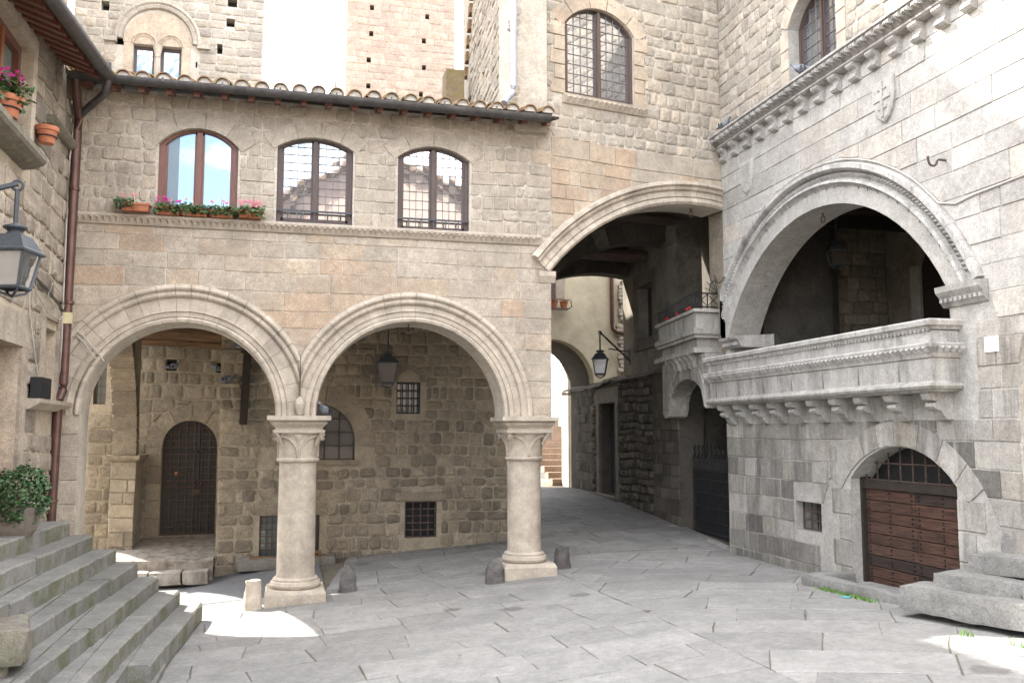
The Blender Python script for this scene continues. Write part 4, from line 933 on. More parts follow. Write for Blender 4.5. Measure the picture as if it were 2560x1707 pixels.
archivolt(FR, gh, M['mould'], -9.04, 7.02-Rw, [(Rw+.18, -.02), (Rw+.18, .016), (Rw, .016), (Rw, -.2)], math.pi/2-1.1, math.pi/2+1.1, 5, 6, 'arch_stone', 4, .01)
for k in range(4):
    for sx in (-1, 1): one('jamb_stone', M['mould'], gh, lambda b: b.prism(FR, rect(*sorted((-9.04+sx*.492, -9.04+sx*.66)), 5.76+k*.24, 5.76+(k+1)*.24-.01), -.02, .016, (.5, .2*k, 0), ch=.005))
window(FR, gh, -9.04, .49, 5.8, 6.72, .3, -.17, M['brownwood'], M['glass'], (3, 8), .04, False, 13)
lprof = [(LO, -.02), (LO, .035), (LO-.015, .07), (LO-.06, .075), (LO-.085, .05), (LO-.095, .0), (LO-.17, -.005), (LO-.18, .05), (LO-.21, .06), (LO-.23, .02), (LO-.27, -.01), (LI+.13, -.01), (LI+.125, .0), (LI+.11, -.005), (LI+.1, -.06), (LI+.07, -.06), (LI+.055, -.04), (LI+.02, -.045), (LI, -.075), (LI, -.46), (LI+.08, -.46), (LI+.08, -.03)]
archivolt(FR, gh, M['balc'], -LY, LZ, lprof, th0-.07, math.pi-th0+.07, 31, 10, sub=2, umin=-11.335, tone=(.5, 1))
def ringteeth(b):
    n = 104; a_0, a_1 = th0-.02, math.pi-th0+.0
    for i in range(n):
        a, c = a_0+(a_1-a_0)*i/n, a_0+(a_1-a_0)*(i+1)/n; m = (a+c)/2
        P = lambda r, an, d: FR.p(max(-11.33, -LY+r*math.cos(an)), LZ+r*math.sin(an), d)
        b.add([P(LO-.1, a, .002), P(LO-.1, c, .002), P(LO-.168, m, .0), P(LO-.125, m, .055)], [(0, 3, 1), (0, 2, 3), (2, 1, 3)], (.8, .6, 0))
one('leaf_ring', M['balc'], gh, ringteeth, kind='stuff')
# imposts
one('impost', M['balc'], gh, lambda b: (b.profile(FR, -7.06, -6.52, [(-.45, 3.02), (.02, 3.02), (.05, 3.06), (.06, 3.1), (.1, 3.15), (.11, 3.2), (-.45, 3.22)]), [b.fbox(FR, -7.04+k*.06, -7.005+k*.06, 3.06, 3.095, .05, .075) for k in range(9)]))
one('impost', M['balc'], gh, lambda b: (b.profile(FR, -11.33, -10.85, [(-.45, 3.02), (.02, 3.02), (.05, 3.06), (.06, 3.1), (.1, 3.13), (.11, 3.16), (-.45, 3.2)]), [b.fbox(FR, -11.3+k*.06, -11.265+k*.06, 3.05, 3.09, .05, .075) for k in range(7)]))
ring_bolt(FR, -9.25, LZ+LI+.003, -.2, 'iron ring hanging under the crown of the great loggia arch')
# room behind the loggia arch
FQ = Fr((0, 11.62, 0), (1, 0, 0)); FX = Fr((8.5, 0, 0), (0, -1, 0))
one('loggia_room', M['dark'], gh, lambda b: (b.box((7.3, 11.75, 3.7), (3.0, .2, 2.6)), b.box((8.62, 9.0, 3.7), (.2, 5.6, 2.6)), b.box((7.3, 6.35, 3.7), (3.0, .2, 2.6)), b.box((7.4, 9, 2.66), (2.3, 5.6, .12)), b.box((6.0, 11.5, 4.2), (.4, .3, 3.2))))
masonry(FQ, gh, M['dark'], 6.2, 8.5, 2.72, 4.8, (.15, .2), (.14, .3), [], .012, .006, .014, 'boss', 0, 55, name='room_stone')
one('loggia_ceiling', M['darkbeam'], gh, lambda b: b.box((7.3, 9.0, 4.92), (2.9, 5.4, .1)))
for k in range(6): one('ceiling_beam', M['darkbeam'], gh, lambda b: b.box((7.3, 7+k*.8, 4.8), (2.5, .14, .16)))
one('room_door', M['darkbeam'], gh, lambda b: b.prism(FX, arch_poly(-10.2, .62, 2.72, 4.1, .5, 12), -.02, .04))
for sx in (-1, 1): one('door_frame', M['greylow'], gh, lambda b: b.fbox(FX, -10.2+sx*.7-.1, -10.2+sx*.7+.1, 2.72, 4.2, -.02, .08, (.9, .8, 0)))
# cornice with leaves and corbels
one('cornice', M['balc'], gh, lambda b: b.profile(FR, -11.33, -2.6, [(-.02, 5.75), (.09, 5.755), (.118, 5.77), (.123, 5.785), (.1, 5.803), (.075, 5.808), (.175, 5.91), (.2, 5.913), (.2, 5.935), (.185, 5.95), (-.02, 5.955)]))
lfm = None
def leaf_mesh():
    b = MB(); P = lambda u, v, d: FR.p(u, v, d)
    for sx in (-1, 0, 1):
        u0 = sx*.012; tip = (sx*.064, 5.812 if sx == 0 else 5.845, .085 if sx == 0 else .125)
        b.add([P(u0-.02+sx*.012, 5.908, .178), P(u0+.02+sx*.012, 5.908, .178), P(*tip), P((u0+tip[0])/2, 5.85, .2)], [(0, 3, 1), (0, 2, 3), (2, 1, 3)])
    return b
proto = None
for k in range(62):
    y = 11.26-k*.14
    if proto is None:
        proto = leaf_mesh(); proto.V = [v-FR.p(0, 0, 0)+FR.p(-y, 0, 0) for v in proto.V]; lo = proto.done('leaf_ornament', M['balc'], gh); y00 = y
    else:
        c = lo.copy(); COL.objects.link(c); c.parent = gh; c.location = Vector((0, y-y00, 0))*S
cprof = [(-.02, 5.754), (-.02, 5.572), (.02, 5.572), (.06, 5.579), (.085, 5.602), (.083, 5.627), (.065, 5.647), (.05, 5.662), (.06, 5.687), (.1, 5.712), (.115, 5.732), (.115, 5.754)]
for k in range(26):
    y = 11.2-k*.333; dv = .0
    if k == 0: co = one('corbel', M['balc'], gh, lambda b: b.profile(FR, -y-.062, -y+.062, cprof, (.6, .6, 0))); yc0 = y
    else:
        c = co.copy(); COL.objects.link(c); c.parent = gh; c.location = Vector((0, y-yc0, 0))*S
# balcony parapet: mouldings swept round three sides
BP = [(5.76, 11.32), (5.47, 11.32), (5.47, 6.88), (5.76, 6.88)][::-1]
bpth = [(5.78, 11.30), (5.47, 11.30), (5.47, 6.90), (5.78, 6.90)]
bal = one('balcony', M['balc'], gh, lambda b: b.box((5.645, 9.1, 2.58), (.27, 4.3, .58)))
def sw(name, prof, t=(.5, .5, 0), parent=bal): return one(name, M['balc'], parent, lambda b: b.sweep(bpth, prof, t))
pth_dir = 1
# outside must be on the right hand: going from far end to near end along -y, the right hand is -x
sw('coping', [(-.05, 2.80), (.015, 2.81), (.03, 2.835), (.05, 2.845), (.055, 2.885), (.045, 2.9), (-.05, 2.905)], (.8, .7, 0))
sw('upper_panel', [(-.05, 2.69), (.0, 2.69), (.0, 2.80), (-.05, 2.80)], (.9, .6, 0))
sw('leaf_moulding', [(-.05, 2.56), (.0, 2.565), (.012, 2.6), (.05, 2.655), (.055, 2.68), (.05, 2.692), (-.05, 2.692)], (.8, .8, 0))
sw('lower_panel', [(-.1, 2.36), (-.025, 2.36), (-.012, 2.56), (-.1, 2.56)], (.5, .5, 0))
sw('bottom_roll', [(-.1, 2.26), (-.03, 2.265), (-.01, 2.285), (.02, 2.29), (.035, 2.315), (.025, 2.34), (-.01, 2.35), (-.02, 2.365), (-.1, 2.365)], (.4, .4, 0))
FRb = Fr((5.47, 0, 0), (0, -1, 0))
one('dentil', M['balc'], bal, lambda b: [b.fbox(FRb, -11.28+k*.055, -11.252+k*.055, 2.795, 2.825, .0, .024) for k in range(80)], kind='stuff')
one('leaf_band', M['balc'], bal, lambda b: (teeth(b, FRb, -11.32, -6.88, .075, 2.655, 2.59, .052, .012), teeth(b, Fr((5.47, 6.87, 0), (1, 0, 0)), .0, .28, .07, 2.655, 2.59, .055, .015)), kind='stuff')
for k in range(7): one('panel_joint', M['greylow'], bal, lambda b: b.fbox(FRb, -11.1+k*.62, -11.094+k*.62, 2.37, 2.555, -.03, -.0135, (0, 0, 0)))
kprof = [(-.02, 2.26), (-.02, 2.02), (.06, 2.02), (.1, 2.06), (.12, 2.1), (.17, 2.11), (.2, 2.14), (.185, 2.17), (.16, 2.18), (.22, 2.2), (.235, 2.23), (.235, 2.26)]
for k, y in enumerate((11.1, 10.67, 10.25, 9.83, 9.4, 8.97, 8.54, 8.1, 7.62, 7.08)):
    if k == 0: ko = one('balcony_corbel', M['balc'], bal, lambda b: b.profile(FR, -y-.062, -y+.062, kprof, (.6, .6, 0))); yk0 = y
    else:
        c = ko.copy(); COL.objects.link(c); c.parent = bal; c.location = Vector((0, y-yk0, 0))*S
# cellar door
archivolt(FR, gh, M['greylow'], -7.82, .62, [(1.395, -.02), (1.395, .014), (1.165, .014), (1.165, -.1)], .62, math.pi-.62, 8, 14, 'arch_stone', 4, .008, tone=(.6, 1))
for sx in (-1, 1):
    for k in range(4): one('jamb_stone', M['greylow'], gh, lambda b: b.prism(FR, rect(*sorted((-7.81+sx*.792, -7.81+sx*(1.12 if k % 2 else 1.0))), .25+k*.27, .25+(k+1)*.27-.01), -.35, .014, (.35+.15*k, .5, 0), ch=.006))
FRD = Fr((5.62, 0, 0), (0, -1, 0))
cd = one('cellar_door', M['darkbeam'], gh, lambda b: (b.fbox(FRD, -8.6, -8.56, .3, 1.45, -.36, -.25), b.fbox(FRD, -8.6, -7.02, 1.335, 1.42, -.35, -.262), b.fbox(FRD, -8.6, -7.02, .3, 1.33, -.36, -.33)))
Rd = random.Random(4)
for lf, (u0, u1) in enumerate(((-8.555, -7.785), (-7.778, -7.02))):
    for k in range(9):
        v0 = .33+k*.1115
        one('door_plank', M['plank'], cd, lambda b: b.prism(FRD, rect(u0, u1, v0, v0+.1045), -.335, -.29+Rd.uniform(-.003, .003), (cl(Rd.gauss(.4, .28), 0, 1), .5, 0), ch=.004))
        one('nail_row', M['iron'], cd, lambda b: [b.fbox(FRD, uu-.007, uu+.007, v0+q-.007, v0+q+.007, -.3, -.279) for uu in (u0+.05, (u0+u1)/2, u1-.05) for q in (.03, .075)])
one('door_handle', M['iron'], cd, lambda b: (b.fbox(FRD, -7.32, -7.2, .66, .68, -.29, -.26), b.ring(FRD.p(-7.26, .655, -.265), .045, .008, (0, 1, 0), Z, 8, 5, a0=math.pi, a1=2*math.pi)))
fan = arch_poly(-7.81, .79, 1.42, 1.43, .345, 14)
one('fan_window', M['black'], gh, lambda b: b.prism(FRD, [(u, v) for u, v in fan], -.45, -.4)); grille(FRD, gh, -8.55, -7.07, 1.43, 1.77, 8, 2, -.3, .006, M['rust'], 'fan_grille', fan)
backpane(FR, gh, lwin, -.28, M['black'], 'dark_opening'); grille(FR, gh, -9.66, -9.18, .82, 1.12, 3, 3, -.09, .008, M['rust'])
one('side_room', M['grey'], gh, lambda b: b.fbox(FR, -6.3, -4.1, .8, 3.5, -.55, -.45, (.9, .8, 0)))
one('door_surround', M['mould'], gh, lambda b: (b.fbox(FR, -6.27, -6.235, 1.1, 2.3, -.44, -.02, (.4, .3, 0))))
shield(FR, gh, -7.76, 5.2, .33, .44, .05, M['grey']); shield(FR, gh, -10.6, 5.2, .34, .44, .035, M['grey'], cross=False)
one('house_body', M['grey'], gh, lambda b: b.box((8.9, 8.2, 7.4), (5.2, 6.2, 4.9)))
def hook(fr, u, v, label, s=1):
    c = fr.p(u, v, 0); t = MB(); N_ = fr.N; t.tube([c-N_*.03, c+N_*.1*s, c+N_*.12*s-Z*.02*s, c+N_*.13*s-Z*.05*s, c+N_*.16*s-Z*.075*s, c+N_*.2*s-Z*.075*s, c+N_*.225*s-Z*.05*s, c+N_*.235*s-Z*.01*s, c+N_*.24*s+Z*.03*s], .011, 6)
    t.done('iron_hook', M['rust'], None, smooth=True, label=label, cat='hook', group='iron hooks on the grey house')
hook(FR, -6.96, 4.36, 'rusty iron hook on the grey wall right of the shield, above the pale cable', .8)
hook(FR, -11.18, 3.98, 'small curved iron hook on the grey wall corner left of the loggia arch', .9)
t = MB(); t.fbox(FR, -6.58, -6.43, 2.58, 2.71, .008, .022); t.done('wall_plaque', M['white'], None, label='small blank white plaque on the grey wall right of the balcony', cat='plaque')
pts = [FR.p(-LY+(LO+.03)*math.cos(a), LZ+(LO+.03)*math.sin(a), .02+.006*math.sin(a*31)) for a in [2.35-(2.35-.86)*i/22 for i in range(23)]]+[FR.p(-7.06, 3.99, .02), FR.p(-6.85, 3.93, .02), FR.p(-6.6, 3.955, .02), FR.p(-6.1, 3.97, .02), FR.p(-5.2, 4.03, .02)]
t = MB(); t.tube(pts, .009, 5); t.done('wall_cable', M['cable'], None, smooth=True, label='pale cable clipped over the loggia arch and along the grey wall', cat='cable')
# kerb and right-hand steps
kb = thing('door_kerb', 'low worn stone kerb in front of the wooden cellar door', 'kerb', (5.4, 8, .4))
Rk = random.Random(9)
one('kerb_stone', M['rightstep'], kb, lambda b: rough_block(b, (5.32, 7.95, .41), (.16, 1.45, .13), .07, Rk, n=(3, 9, 3), amp=.008), smooth=True)
one('kerb_stone', M['rightstep'], kb, lambda b: rough_block(b, (5.52, 8.6, .415), (.42, .16, .12), -.02, Rk, n=(5, 3, 3), amp=.008), smooth=True)
rs = thing('stone_staircase', 'short flight of rough grey block steps at the right by the cellar door', 'steps', (5.4, 6, .4))
rdir = Vector((.287, -.958, 0)); rrot = math.atan2(rdir.y, rdir.x)
rnorm = Vector((.958, .287, 0))
for k, (x, y, zt, segs) in enumerate(((4.98, 6.82, .655, ((0, 1.9),)), (5.19, 6.66, .80, ((0, .74), (.75, 1.9))), (5.46, 6.56, .955, ((0, 1.9),)), (5.74, 6.5, 1.11, ((0, 1.9),)))):
    for s0, s1 in segs:
        c = Vector((x, y, 0))+rdir*((s0+s1)/2)+rnorm*.2
        one('step_block', M['rightstep'], rs, lambda b: rough_block(b, (c.x, c.y, zt-.105), (s1-s0, .42, .21 if k == 0 else .155), rrot, Rk, n=(18, 6, 5), amp=.010, rd=.2), smooth=True)

# ------------------------------------------------------------------ alley house on the right of the passage
al = thing('alley_house', 'dim house along the alley with rail balcony, iron gate and rough wall', 'house', (6.1, 14, .3))
tu = lambda t0, t1, v0, v1: rect(-t1, -t0, v0, v1)
stair = arch_poly(-.98, .98, .1, 2.2, .46, 12); adoor = tu(5.28, 6.4, .7, 2.49); awin = tu(3.1, 3.95, 3.55, 4.5)
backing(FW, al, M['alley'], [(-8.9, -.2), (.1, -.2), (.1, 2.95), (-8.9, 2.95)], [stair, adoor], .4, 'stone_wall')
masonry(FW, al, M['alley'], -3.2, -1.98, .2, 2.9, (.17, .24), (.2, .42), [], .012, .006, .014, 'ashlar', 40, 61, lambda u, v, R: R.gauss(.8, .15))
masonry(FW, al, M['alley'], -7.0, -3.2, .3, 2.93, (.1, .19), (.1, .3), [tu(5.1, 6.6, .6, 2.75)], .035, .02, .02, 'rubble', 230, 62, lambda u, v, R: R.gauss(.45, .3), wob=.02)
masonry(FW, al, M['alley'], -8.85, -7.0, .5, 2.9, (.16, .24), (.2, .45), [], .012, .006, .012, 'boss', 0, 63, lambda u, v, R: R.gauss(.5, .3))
one('lintel', M['alley'], al, lambda b: b.fbox(FW, -6.75, -5.05, 2.5, 2.8, -.02, .05, (1, 1, 0)))
ad = one('alley_door', M['bluemetal'], al, lambda b: (b.fbox(FW, -6.4, -5.28, .7, 2.49, -.25, -.2), [b.fbox(FW, -6.35+k*.53, -5.85+k*.53, .8+j*.55, 1.3+j*.55, -.2, -.185) for k in range(2) for j in range(3)]))
one('door_jamb', M['alley'], al, lambda b: (b.fbox(FW, -5.28, -5.1, .6, 2.5, -.02, .05, (1, .8, 0)), b.fbox(FW, -6.6, -6.4, .6, 2.5, -.02, .05, (1, .8, 0)))); one('door_step', M['alley'], al, lambda b: b.fbox(FW, -6.7, -5.0, .4, .7, -.1, .16, (.9, .7, 0)))
backing(FW, al, M['plaster2'], [(-4.82, 2.96), (-2.5, 2.96), (-2.5, 5.7), (-4.82, 5.7)], [awin], .4, 'plaster_wall')
one('window_surround', M['alley'], al, lambda b: (b.fbox(FW, -4.1, -2.95, 4.5, 4.72, -.02, .03, (.9, .8, 0)), b.fbox(FW, -4.1, -2.95, 3.36, 3.55, -.02, .05, (.9, .8, 0)), b.fbox(FW, -4.1, -3.95, 3.55, 4.5, -.02, .03, (.9, .8, 0)), b.fbox(FW, -3.1, -2.95, 3.55, 4.5, -.02, .03, (.9, .8, 0))))
backpane(FW, al, awin, -.2, M['darkglass'], 'pane')
one('pilaster', M['alley'], al, lambda b: (b.fbox(FW, -2.5, -1.9, 3.3, 5.7, -.4, .02, (1, 1, 0)), b.fbox(FW, -2.55, -1.85, 4.95, 5.02, -.02, .05, (1, .9, 0))))
one('loggia_back', M['alley'], al, lambda b: (b.fbox(FW, -6.5, .1, 2.9, 5.95, -1.6, -1.5, (.6, .6, 0)), b.fbox(FW, -4.8, .1, 2.6, 2.95, -1.5, -.42), b.fbox(FW, -4.9, .1, 5.72, 5.95, -1.6, .0), b.fbox(FW, -.02, .1, 2.9, 5.9, -1.6, -.46)))
one('stair_recess', M['alley'], al, lambda b: (b.fbox(FW, -2.3, .3, -.2, 2.9, -1.0, -.9, (.7, .7, 0)), b.fbox(FW, -2.4, -2.1, -.2, 2.9, -.9, -.4)))
FWi = Fr(FW.p(0, 0, -.9), FW.U); masonry(FWi, al, M['alley'], -2.1, .1, .3, 2.85, (.16, .22), (.16, .34), [], .015, .006, .018, 'boss', 60, 64, lambda u, v, R: R.gauss(.6, .25), name='recess_stone')
# balcony block
bp0 = Vector((5.46, 11.62)); bp1 = Vector((5.74, 13.58)); 
def slabp(b, off, z0, z1, t=(1, .9, 0)):
    P = [(bp0.x-off, bp0.y-off), (bp1.x-off, bp1.y+off), (6.2, bp1.y+off), (6.0, bp0.y-off)]
    b.add([(x, y, z) for z in (z0, z1) for x, y in P], [(0, 1, 5, 4), (1, 2, 6, 5), (2, 3, 7, 6), (3, 0, 4, 7), (3, 2, 1, 0), (4, 5, 6, 7)], t)
ab = one('alley_balcony', M['greylow'], al, lambda b: slabp(b, 0, 3.34, 3.56, (.5, .8, 0)))
one('balcony_cornice', M['greylow'], ab, lambda b: (slabp(b, .045, 3.565, 3.61, (.8, .9, 0)), slabp(b, .05, 3.26, 3.34, (.4, .8, 0)), slabp(b, .02, 3.21, 3.26, (.5, .8, 0))))
one('balcony_base', M['greylow'], ab, lambda b: (slabp(b, -.04, 2.98, 3.21, (.4, .7, 0)), slabp(b, .06, 3.0, 3.07, (.5, .7, 0))))
bdir = (bp1-bp0).normalized(); FBk = Fr((bp0.x, bp0.y, 0), (-bdir.x, -bdir.y, 0))
for k in range(6): one('small_corbel', M['greylow'], ab, lambda b: b.profile(FBk, -.25-k*.24-.05, -.25-k*.24+.05, [(-.06, 3.0), (-.06, 2.8), (-.02, 2.82), (.0, 2.9), (.04, 2.95), (.05, 3.0)], (.6, .8, 0)))
# arch face below the balcony, with its rounded foot
def archface(b):
    pts = [(-2.0, 2.24)]; c, R1 = -.72, .9
    for i in range(13): a = math.pi-math.pi*i/12; pts.append((c+R1*math.cos(a)*1.0, 2.24+.46*math.sin(a)))
    V = pts+[(.18, 2.98), (-2.0, 2.98)]
    b.prism(FBk, V, -.3, -.055, (.7, .9, 0), back=True); b.prism(FBk, [(-2.0, 2.24), (-1.94, 2.16), (-1.8, 2.13), (-1.66, 2.16), (-1.62, 2.24)], -.3, -.05, (.7, .9, 0), back=True)
backing(FBk, al, M['greylow'], [(-2.0, 2.24)]+[(-.72-.9*math.cos(math.pi*i/12), 2.24+.44*math.sin(math.pi*i/12)) for i in range(13)]+[(.2, 2.98), (-2.0, 2.98)], [], .3, 'arch_wall', d=-.055)
one('arch_foot', M['greylow'], al, lambda b: b.prism(FBk, [(-2.0, 2.24), (-1.95, 2.17), (-1.82, 2.13), (-1.68, 2.16), (-1.62, 2.24)], -.35, -.052, (.8, .9, 0), back=True))
archivolt(FBk, al, M['greylow'], -.72, 1.93, [(1.08, -.06), (1.08, -.04), (.95, -.04), (.95, -.3)], .35, math.pi-.35, 9, 17, 'arch_stone', 2, .01, umax=.18, tone=(.6, 1))
# railing with bowed bars, fan piece at the near end
def rail(b):
    p0 = Vector((bp0.x, bp0.y, 0)); p1 = Vector((bp1.x, bp1.y, 0)); e = Vector((5.86, bp0.y, 0)); n_ = FBk.N
    for q0, q1 in ((p0, p1), (p0, e)):
        for z in (3.64, 3.83): b.tube([q0+Z*z, q1+Z*z], .011, 6)
    L_ = (p1-p0).length
    for k in range(34):
        q = p0+(p1-p0)*(k+.5)/34; b.tube([q+Z*3.64, q+n_*.025+Z*3.7, q+n_*.015+Z*3.77, q+Z*3.83], .0045, 4)
    for k in range(3):
        q = p0+(e-p0)*k/2.2; b.tube([q+Z*3.6, q+Z*3.83], .009, 5)
    for k in range(2):
        q, r = p0+(e-p0)*k/2.2, p0+(e-p0)*(k+1)/2.2; b.tube([q+Z*3.65, r+Z*3.82], .006, 4); b.tube([q+Z*3.82, r+Z*3.65], .006, 4)
    c = Vector((5.8, bp0.y, 3.83)); b.tube([c+Vector((-.13*math.sin(a), 0, .2*math.cos(a))) for a in [i*math.pi/2/8 for i in range(9)]], .007, 5)
    for a in (.25, .6, .95, 1.3): b.tube([c, c+Vector((-.2*math.sin(a), 0, .28*math.cos(a)))], .005, 4)
one('balcony_rail', M['iron'], ab, rail)
one('red_flower', M['redpetal'], ab, lambda b: [b.lathe((bp0.x+bdir.x*s_-.03, bp0.y+bdir.y*s_, 3.64), [(.004, -.02), (.022, -.005), (.018, .012), (.004, .02)], 7) for s_ in (.16, .3, .82, 1.35, 1.42)])
# iron gate
def gate(b):
    d = -.1
    for k in range(26): u = -1.66+k*.055; b.fbox(FW, u-.006, u+.006, .42, 1.52, d-.006, d+.006)
    for v in (.46, .62, .82, 1.02, 1.22, 1.36, 1.52): b.fbox(FW, -1.68, -.25, v-.008, v+.008, d-.009, d+.009)
    for k in range(9):
        u = -1.58+k*.155; b.tube([FW.p(u-.06, 1.53, d), FW.p(u, 1.6, d), FW.p(u-.04, 1.68, d), FW.p(u+.02, 1.72, d)], .013, 5); b.tube([FW.p(u+.06, 1.38, d), FW.p(u, 1.44, d), FW.p(u+.03, 1.5, d)], .011, 5)
    for u in (-1.0, -.35): b.tube([FW.p(u, 1.5, d), FW.p(u, 1.86, d)], [.02, .004], 5)
one('iron_gate', M['iron'], al, gate)
one('gate_sheet', M['black'], al, lambda b: b.fbox(FW, -1.68, -.25, .42, 1.34, -.13, -.125))
one('gate_kerb', M['greylow'], al, lambda b: b.tube([FW.p(-1.75, .36, .05), FW.p(-.1, .3, .05)], [.07, .09], 8), smooth=True)
Rc = random.Random(3)
def bundle(b):
    for k in range(5):
        b.tube([FW.p(-u, 2.93+.03*math.sin(u*2.1+k)+Rc.uniform(-.015, .015)-.05*(u > 6), .05+.012*k) for u in [2.4+i*.35 for i in range(22)]], .009+.003*(k % 2), 5)
t = MB(); bundle(t); t.done('cable_bundle', M['darkcable'], None, smooth=True, label='tangled dark cable bundle running along the top of the rough alley wall', cat='cable')

# ------------------------------------------------------------------ plaster house closing the alley
pl = thing('plaster_house', 'cream plastered house at the end of the alley with a dark archway and brown downpipe', 'house', (5.5, 18.6, .7))
FE = Fr((0, 18.54, 0), (1, 0, 0))
tun = arch_poly(5.40, .95, -.1, 2.95, .93, 18)
backing(FE, pl, M['plaster'], [(2.5, -.2), (7.6, -.2), (7.6, 6.6), (2.5, 6.6)], [tun], .3)
backing(Fr((0, 18.85, 0), (1, 0, 0)), pl, M['alley'], [(3.3, -.2), (7.6, -.2), (7.6, 5.5), (3.3, 5.5)], [arch_poly(5.40, .97, -.1, 2.95, .95, 18)], 1.55, 'tunnel')

one('downpipe', M['copper'], pl, lambda b: b.tube([FE.p(6.74, 6.6, .07), FE.p(6.75, 4.22, .07), FE.p(6.77, 4.12, .07), FE.p(6.84, 4.06, .07), FE.p(7.2, 4.0, .07)], .05, 9), smooth=True)
one('stone_patch', M['tower'], pl, lambda b: b.prism(FE, [(5.45, 4.75), (5.7, 4.75), (5.72, 5.25), (5.45, 5.25)], -.01, .015, (.4, .3, 0)))
one('window_frame', M['brownwood'], pl, lambda b: b.fbox(FE, 5.2, 5.5, 4.72, 5.7, -.02, .03))
one('roof', M['tile'], pl, lambda b: b.box((5, 19.6, 6.7), (5.6, 2.6, .2)))
def exposed(b):
    R = random.Random(4)
    for k in range(26): rough_block(b, FE.p(6.98+R.uniform(-.06, .06), 3.0+k*.085, .03), (R.uniform(.1, .22), .12, .075), 0, R, (R.random(), R.random(), 0), (3, 2, 2), amp=.01)
one('exposed_masonry', M['tower'], pl, exposed, kind='stuff')
t = thing('flower_rack', 'iron rack with two terracotta pots on the cream house beyond the arch', 'flower rack', FE.p(5.5, 4.5, .15))
one('rack', M['iron'], t, lambda b: [b.tube([FE.p(5.2, v, d), FE.p(5.74, v, d)], .01, 5) for v, d in ((4.5, .05), (4.5, .25), (4.68, .26))]+[b.tube([FE.p(5.74, 4.5, .03), FE.p(5.8, 4.55, .2), FE.p(5.76, 4.68, .26)], .01, 5)])
for u in (5.42, 5.64): one('pot', M['terracotta'], t, lambda b: b.lathe(FE.p(u, 4.51, .15), [(.06, 0), (.09, .13), (.098, .135), (.098, .16), (.08, .16)], 12), smooth=True)
# sunny street and steps seen through the archway
fh = thing('far_house', 'pale sunlit house corner beyond the dark archway at the end of the alley', 'house', (7.6, 20.73, .6))
one('wall', M['tower'], fh, lambda b: b.box((7.6, 20.73, 3.5), (2.46, .54, 8)))
fs = thing('outside_stair', 'narrow yellowish stone stair seen through the archway', 'steps', (6.7, 22, .8))
for k in range(11): one('step_block', M['pink'], fs, lambda b: b.box((6.75-k*.02, 21.2+k*.28, .7+k*.14+.06), (1.2, .32, .15), 0, (.3, .6, 0)))
one('alley_sun_block', M['dark'], ph, lambda b: (b.box((1.2, 16.0, 3.1), (3.9, 3.0, 6.9)), b.box((1.2, 20.6, 3.9), (3.9, 6.1, 8.4))))  # hidden boxes added to keep the sun out of the alley

# ------------------------------------------------------------------ towers and roofs behind
tw = thing('tower', 'pale stone tower at the left with a twin arched leaded window and dark putlog holes', 'tower', (-2, 17, 5))
FT = Fr((0, 16, 0), (1, 0, 0))
puts = [rect(-3.16, -3.03, 8.95, 9.12), rect(-2.92, -2.78, 8.38, 8.58), rect(-1.14, -.98, 9.24, 9.42), rect(-1.15, -1.01, 8.88, 9.03), rect(-1.29, -1.2, 8.38, 8.56), rect(-1.63, -1.6, 8.1, 8.2)]
lt = [rect(-2.63, -2.29, 7.5, 8.42), rect(-2.2, -1.86, 7.5, 8.42)]
backing(FT, tw, M['mortar'], [(-3.57, 5), (-.53, 5), (-.53, 10.3), (-3.57, 10.3)], puts+lt, .3)
masonry(FT, tw, M['tower'], -3.57, -.53, 7.2, 10.2, (.12, .17), (.15, .32), puts+[arch_poly(-2.245, .66, 7.0, 8.45, .66, 16)], .012, .008, .014, 'rubble', 280, 71, lambda u, v, R: R.gauss(.5, .25), wob=.01, ub=lambda v: (-3.57, -.53))
one('tower_body', M['tower'], tw, lambda b: b.add([(x, y, z) for x, y, z in ((-3.56, 16.31, 4), (-.54, 16.31, 4), (-.54, 20, 4), (-3.56, 20, 4), (-3.56, 16.31, 17.35), (-.54, 16.31, 16.36), (-.54, 20, 16.36), (-3.56, 20, 17.35))], [(0, 1, 5, 4), (1, 2, 6, 5), (2, 3, 7, 6), (3, 0, 4, 7), (4, 5, 6, 7)], (.5, .6, 0)))
one('unseen_shade_top', M['tower'], tw, lambda b: b.add([(xx, yy, zz) for yy in (15.95, 18) for xx, zz in ((-4.4, 11.6), (-4.4, 17.4), (-.4, 15.85), (-.4, 11.6))], [(0, 3, 2, 1), (4, 5, 6, 7), (0, 1, 5, 4), (1, 2, 6, 5), (2, 3, 7, 6), (3, 0, 4, 7)], (.5, .6, 0)))  # wider top above the view, added to extend the shadow on the right wall
one('upper_front', M['tower'], tw, lambda b: b.box((-2.05, 16.15, 12.0), (3.04, .3, 3.5), 0, (.5, .6, 0)))
for p in puts: backpane(FT, tw, p, -.22, M['black'], 'putlog_hole')
archivolt(FT, tw, M['tower'], -2.245, 8.5, [(.70, -.02), (.70, .06), (.66, .075), (.63, .05), (.61, .06), (.57, .05), (.555, .02), (.55, -.02)], -.02, math.pi+.02, 10, 6, tone=(.3, .7))
one('tympanum', M['facade'], tw, lambda b: b.prism(FT, [(-2.245+.55*math.cos(math.pi*i/16), 8.45+.55*math.sin(math.pi*i/16)) for i in range(17)], -.06, .008, (.75, .7, 0)))
for c in (-2.46, -2.03): archivolt(FT, tw, M['facade'], c, 8.43, [(.205, -.01), (.205, .02), (.19, .03), (.165, .02), (.16, .012), (.145, .02), (.13, .012), (.13, -.01)], 0, math.pi, 5, 8, 'small_voussoir', 3, .003, tone=(.7, 1))
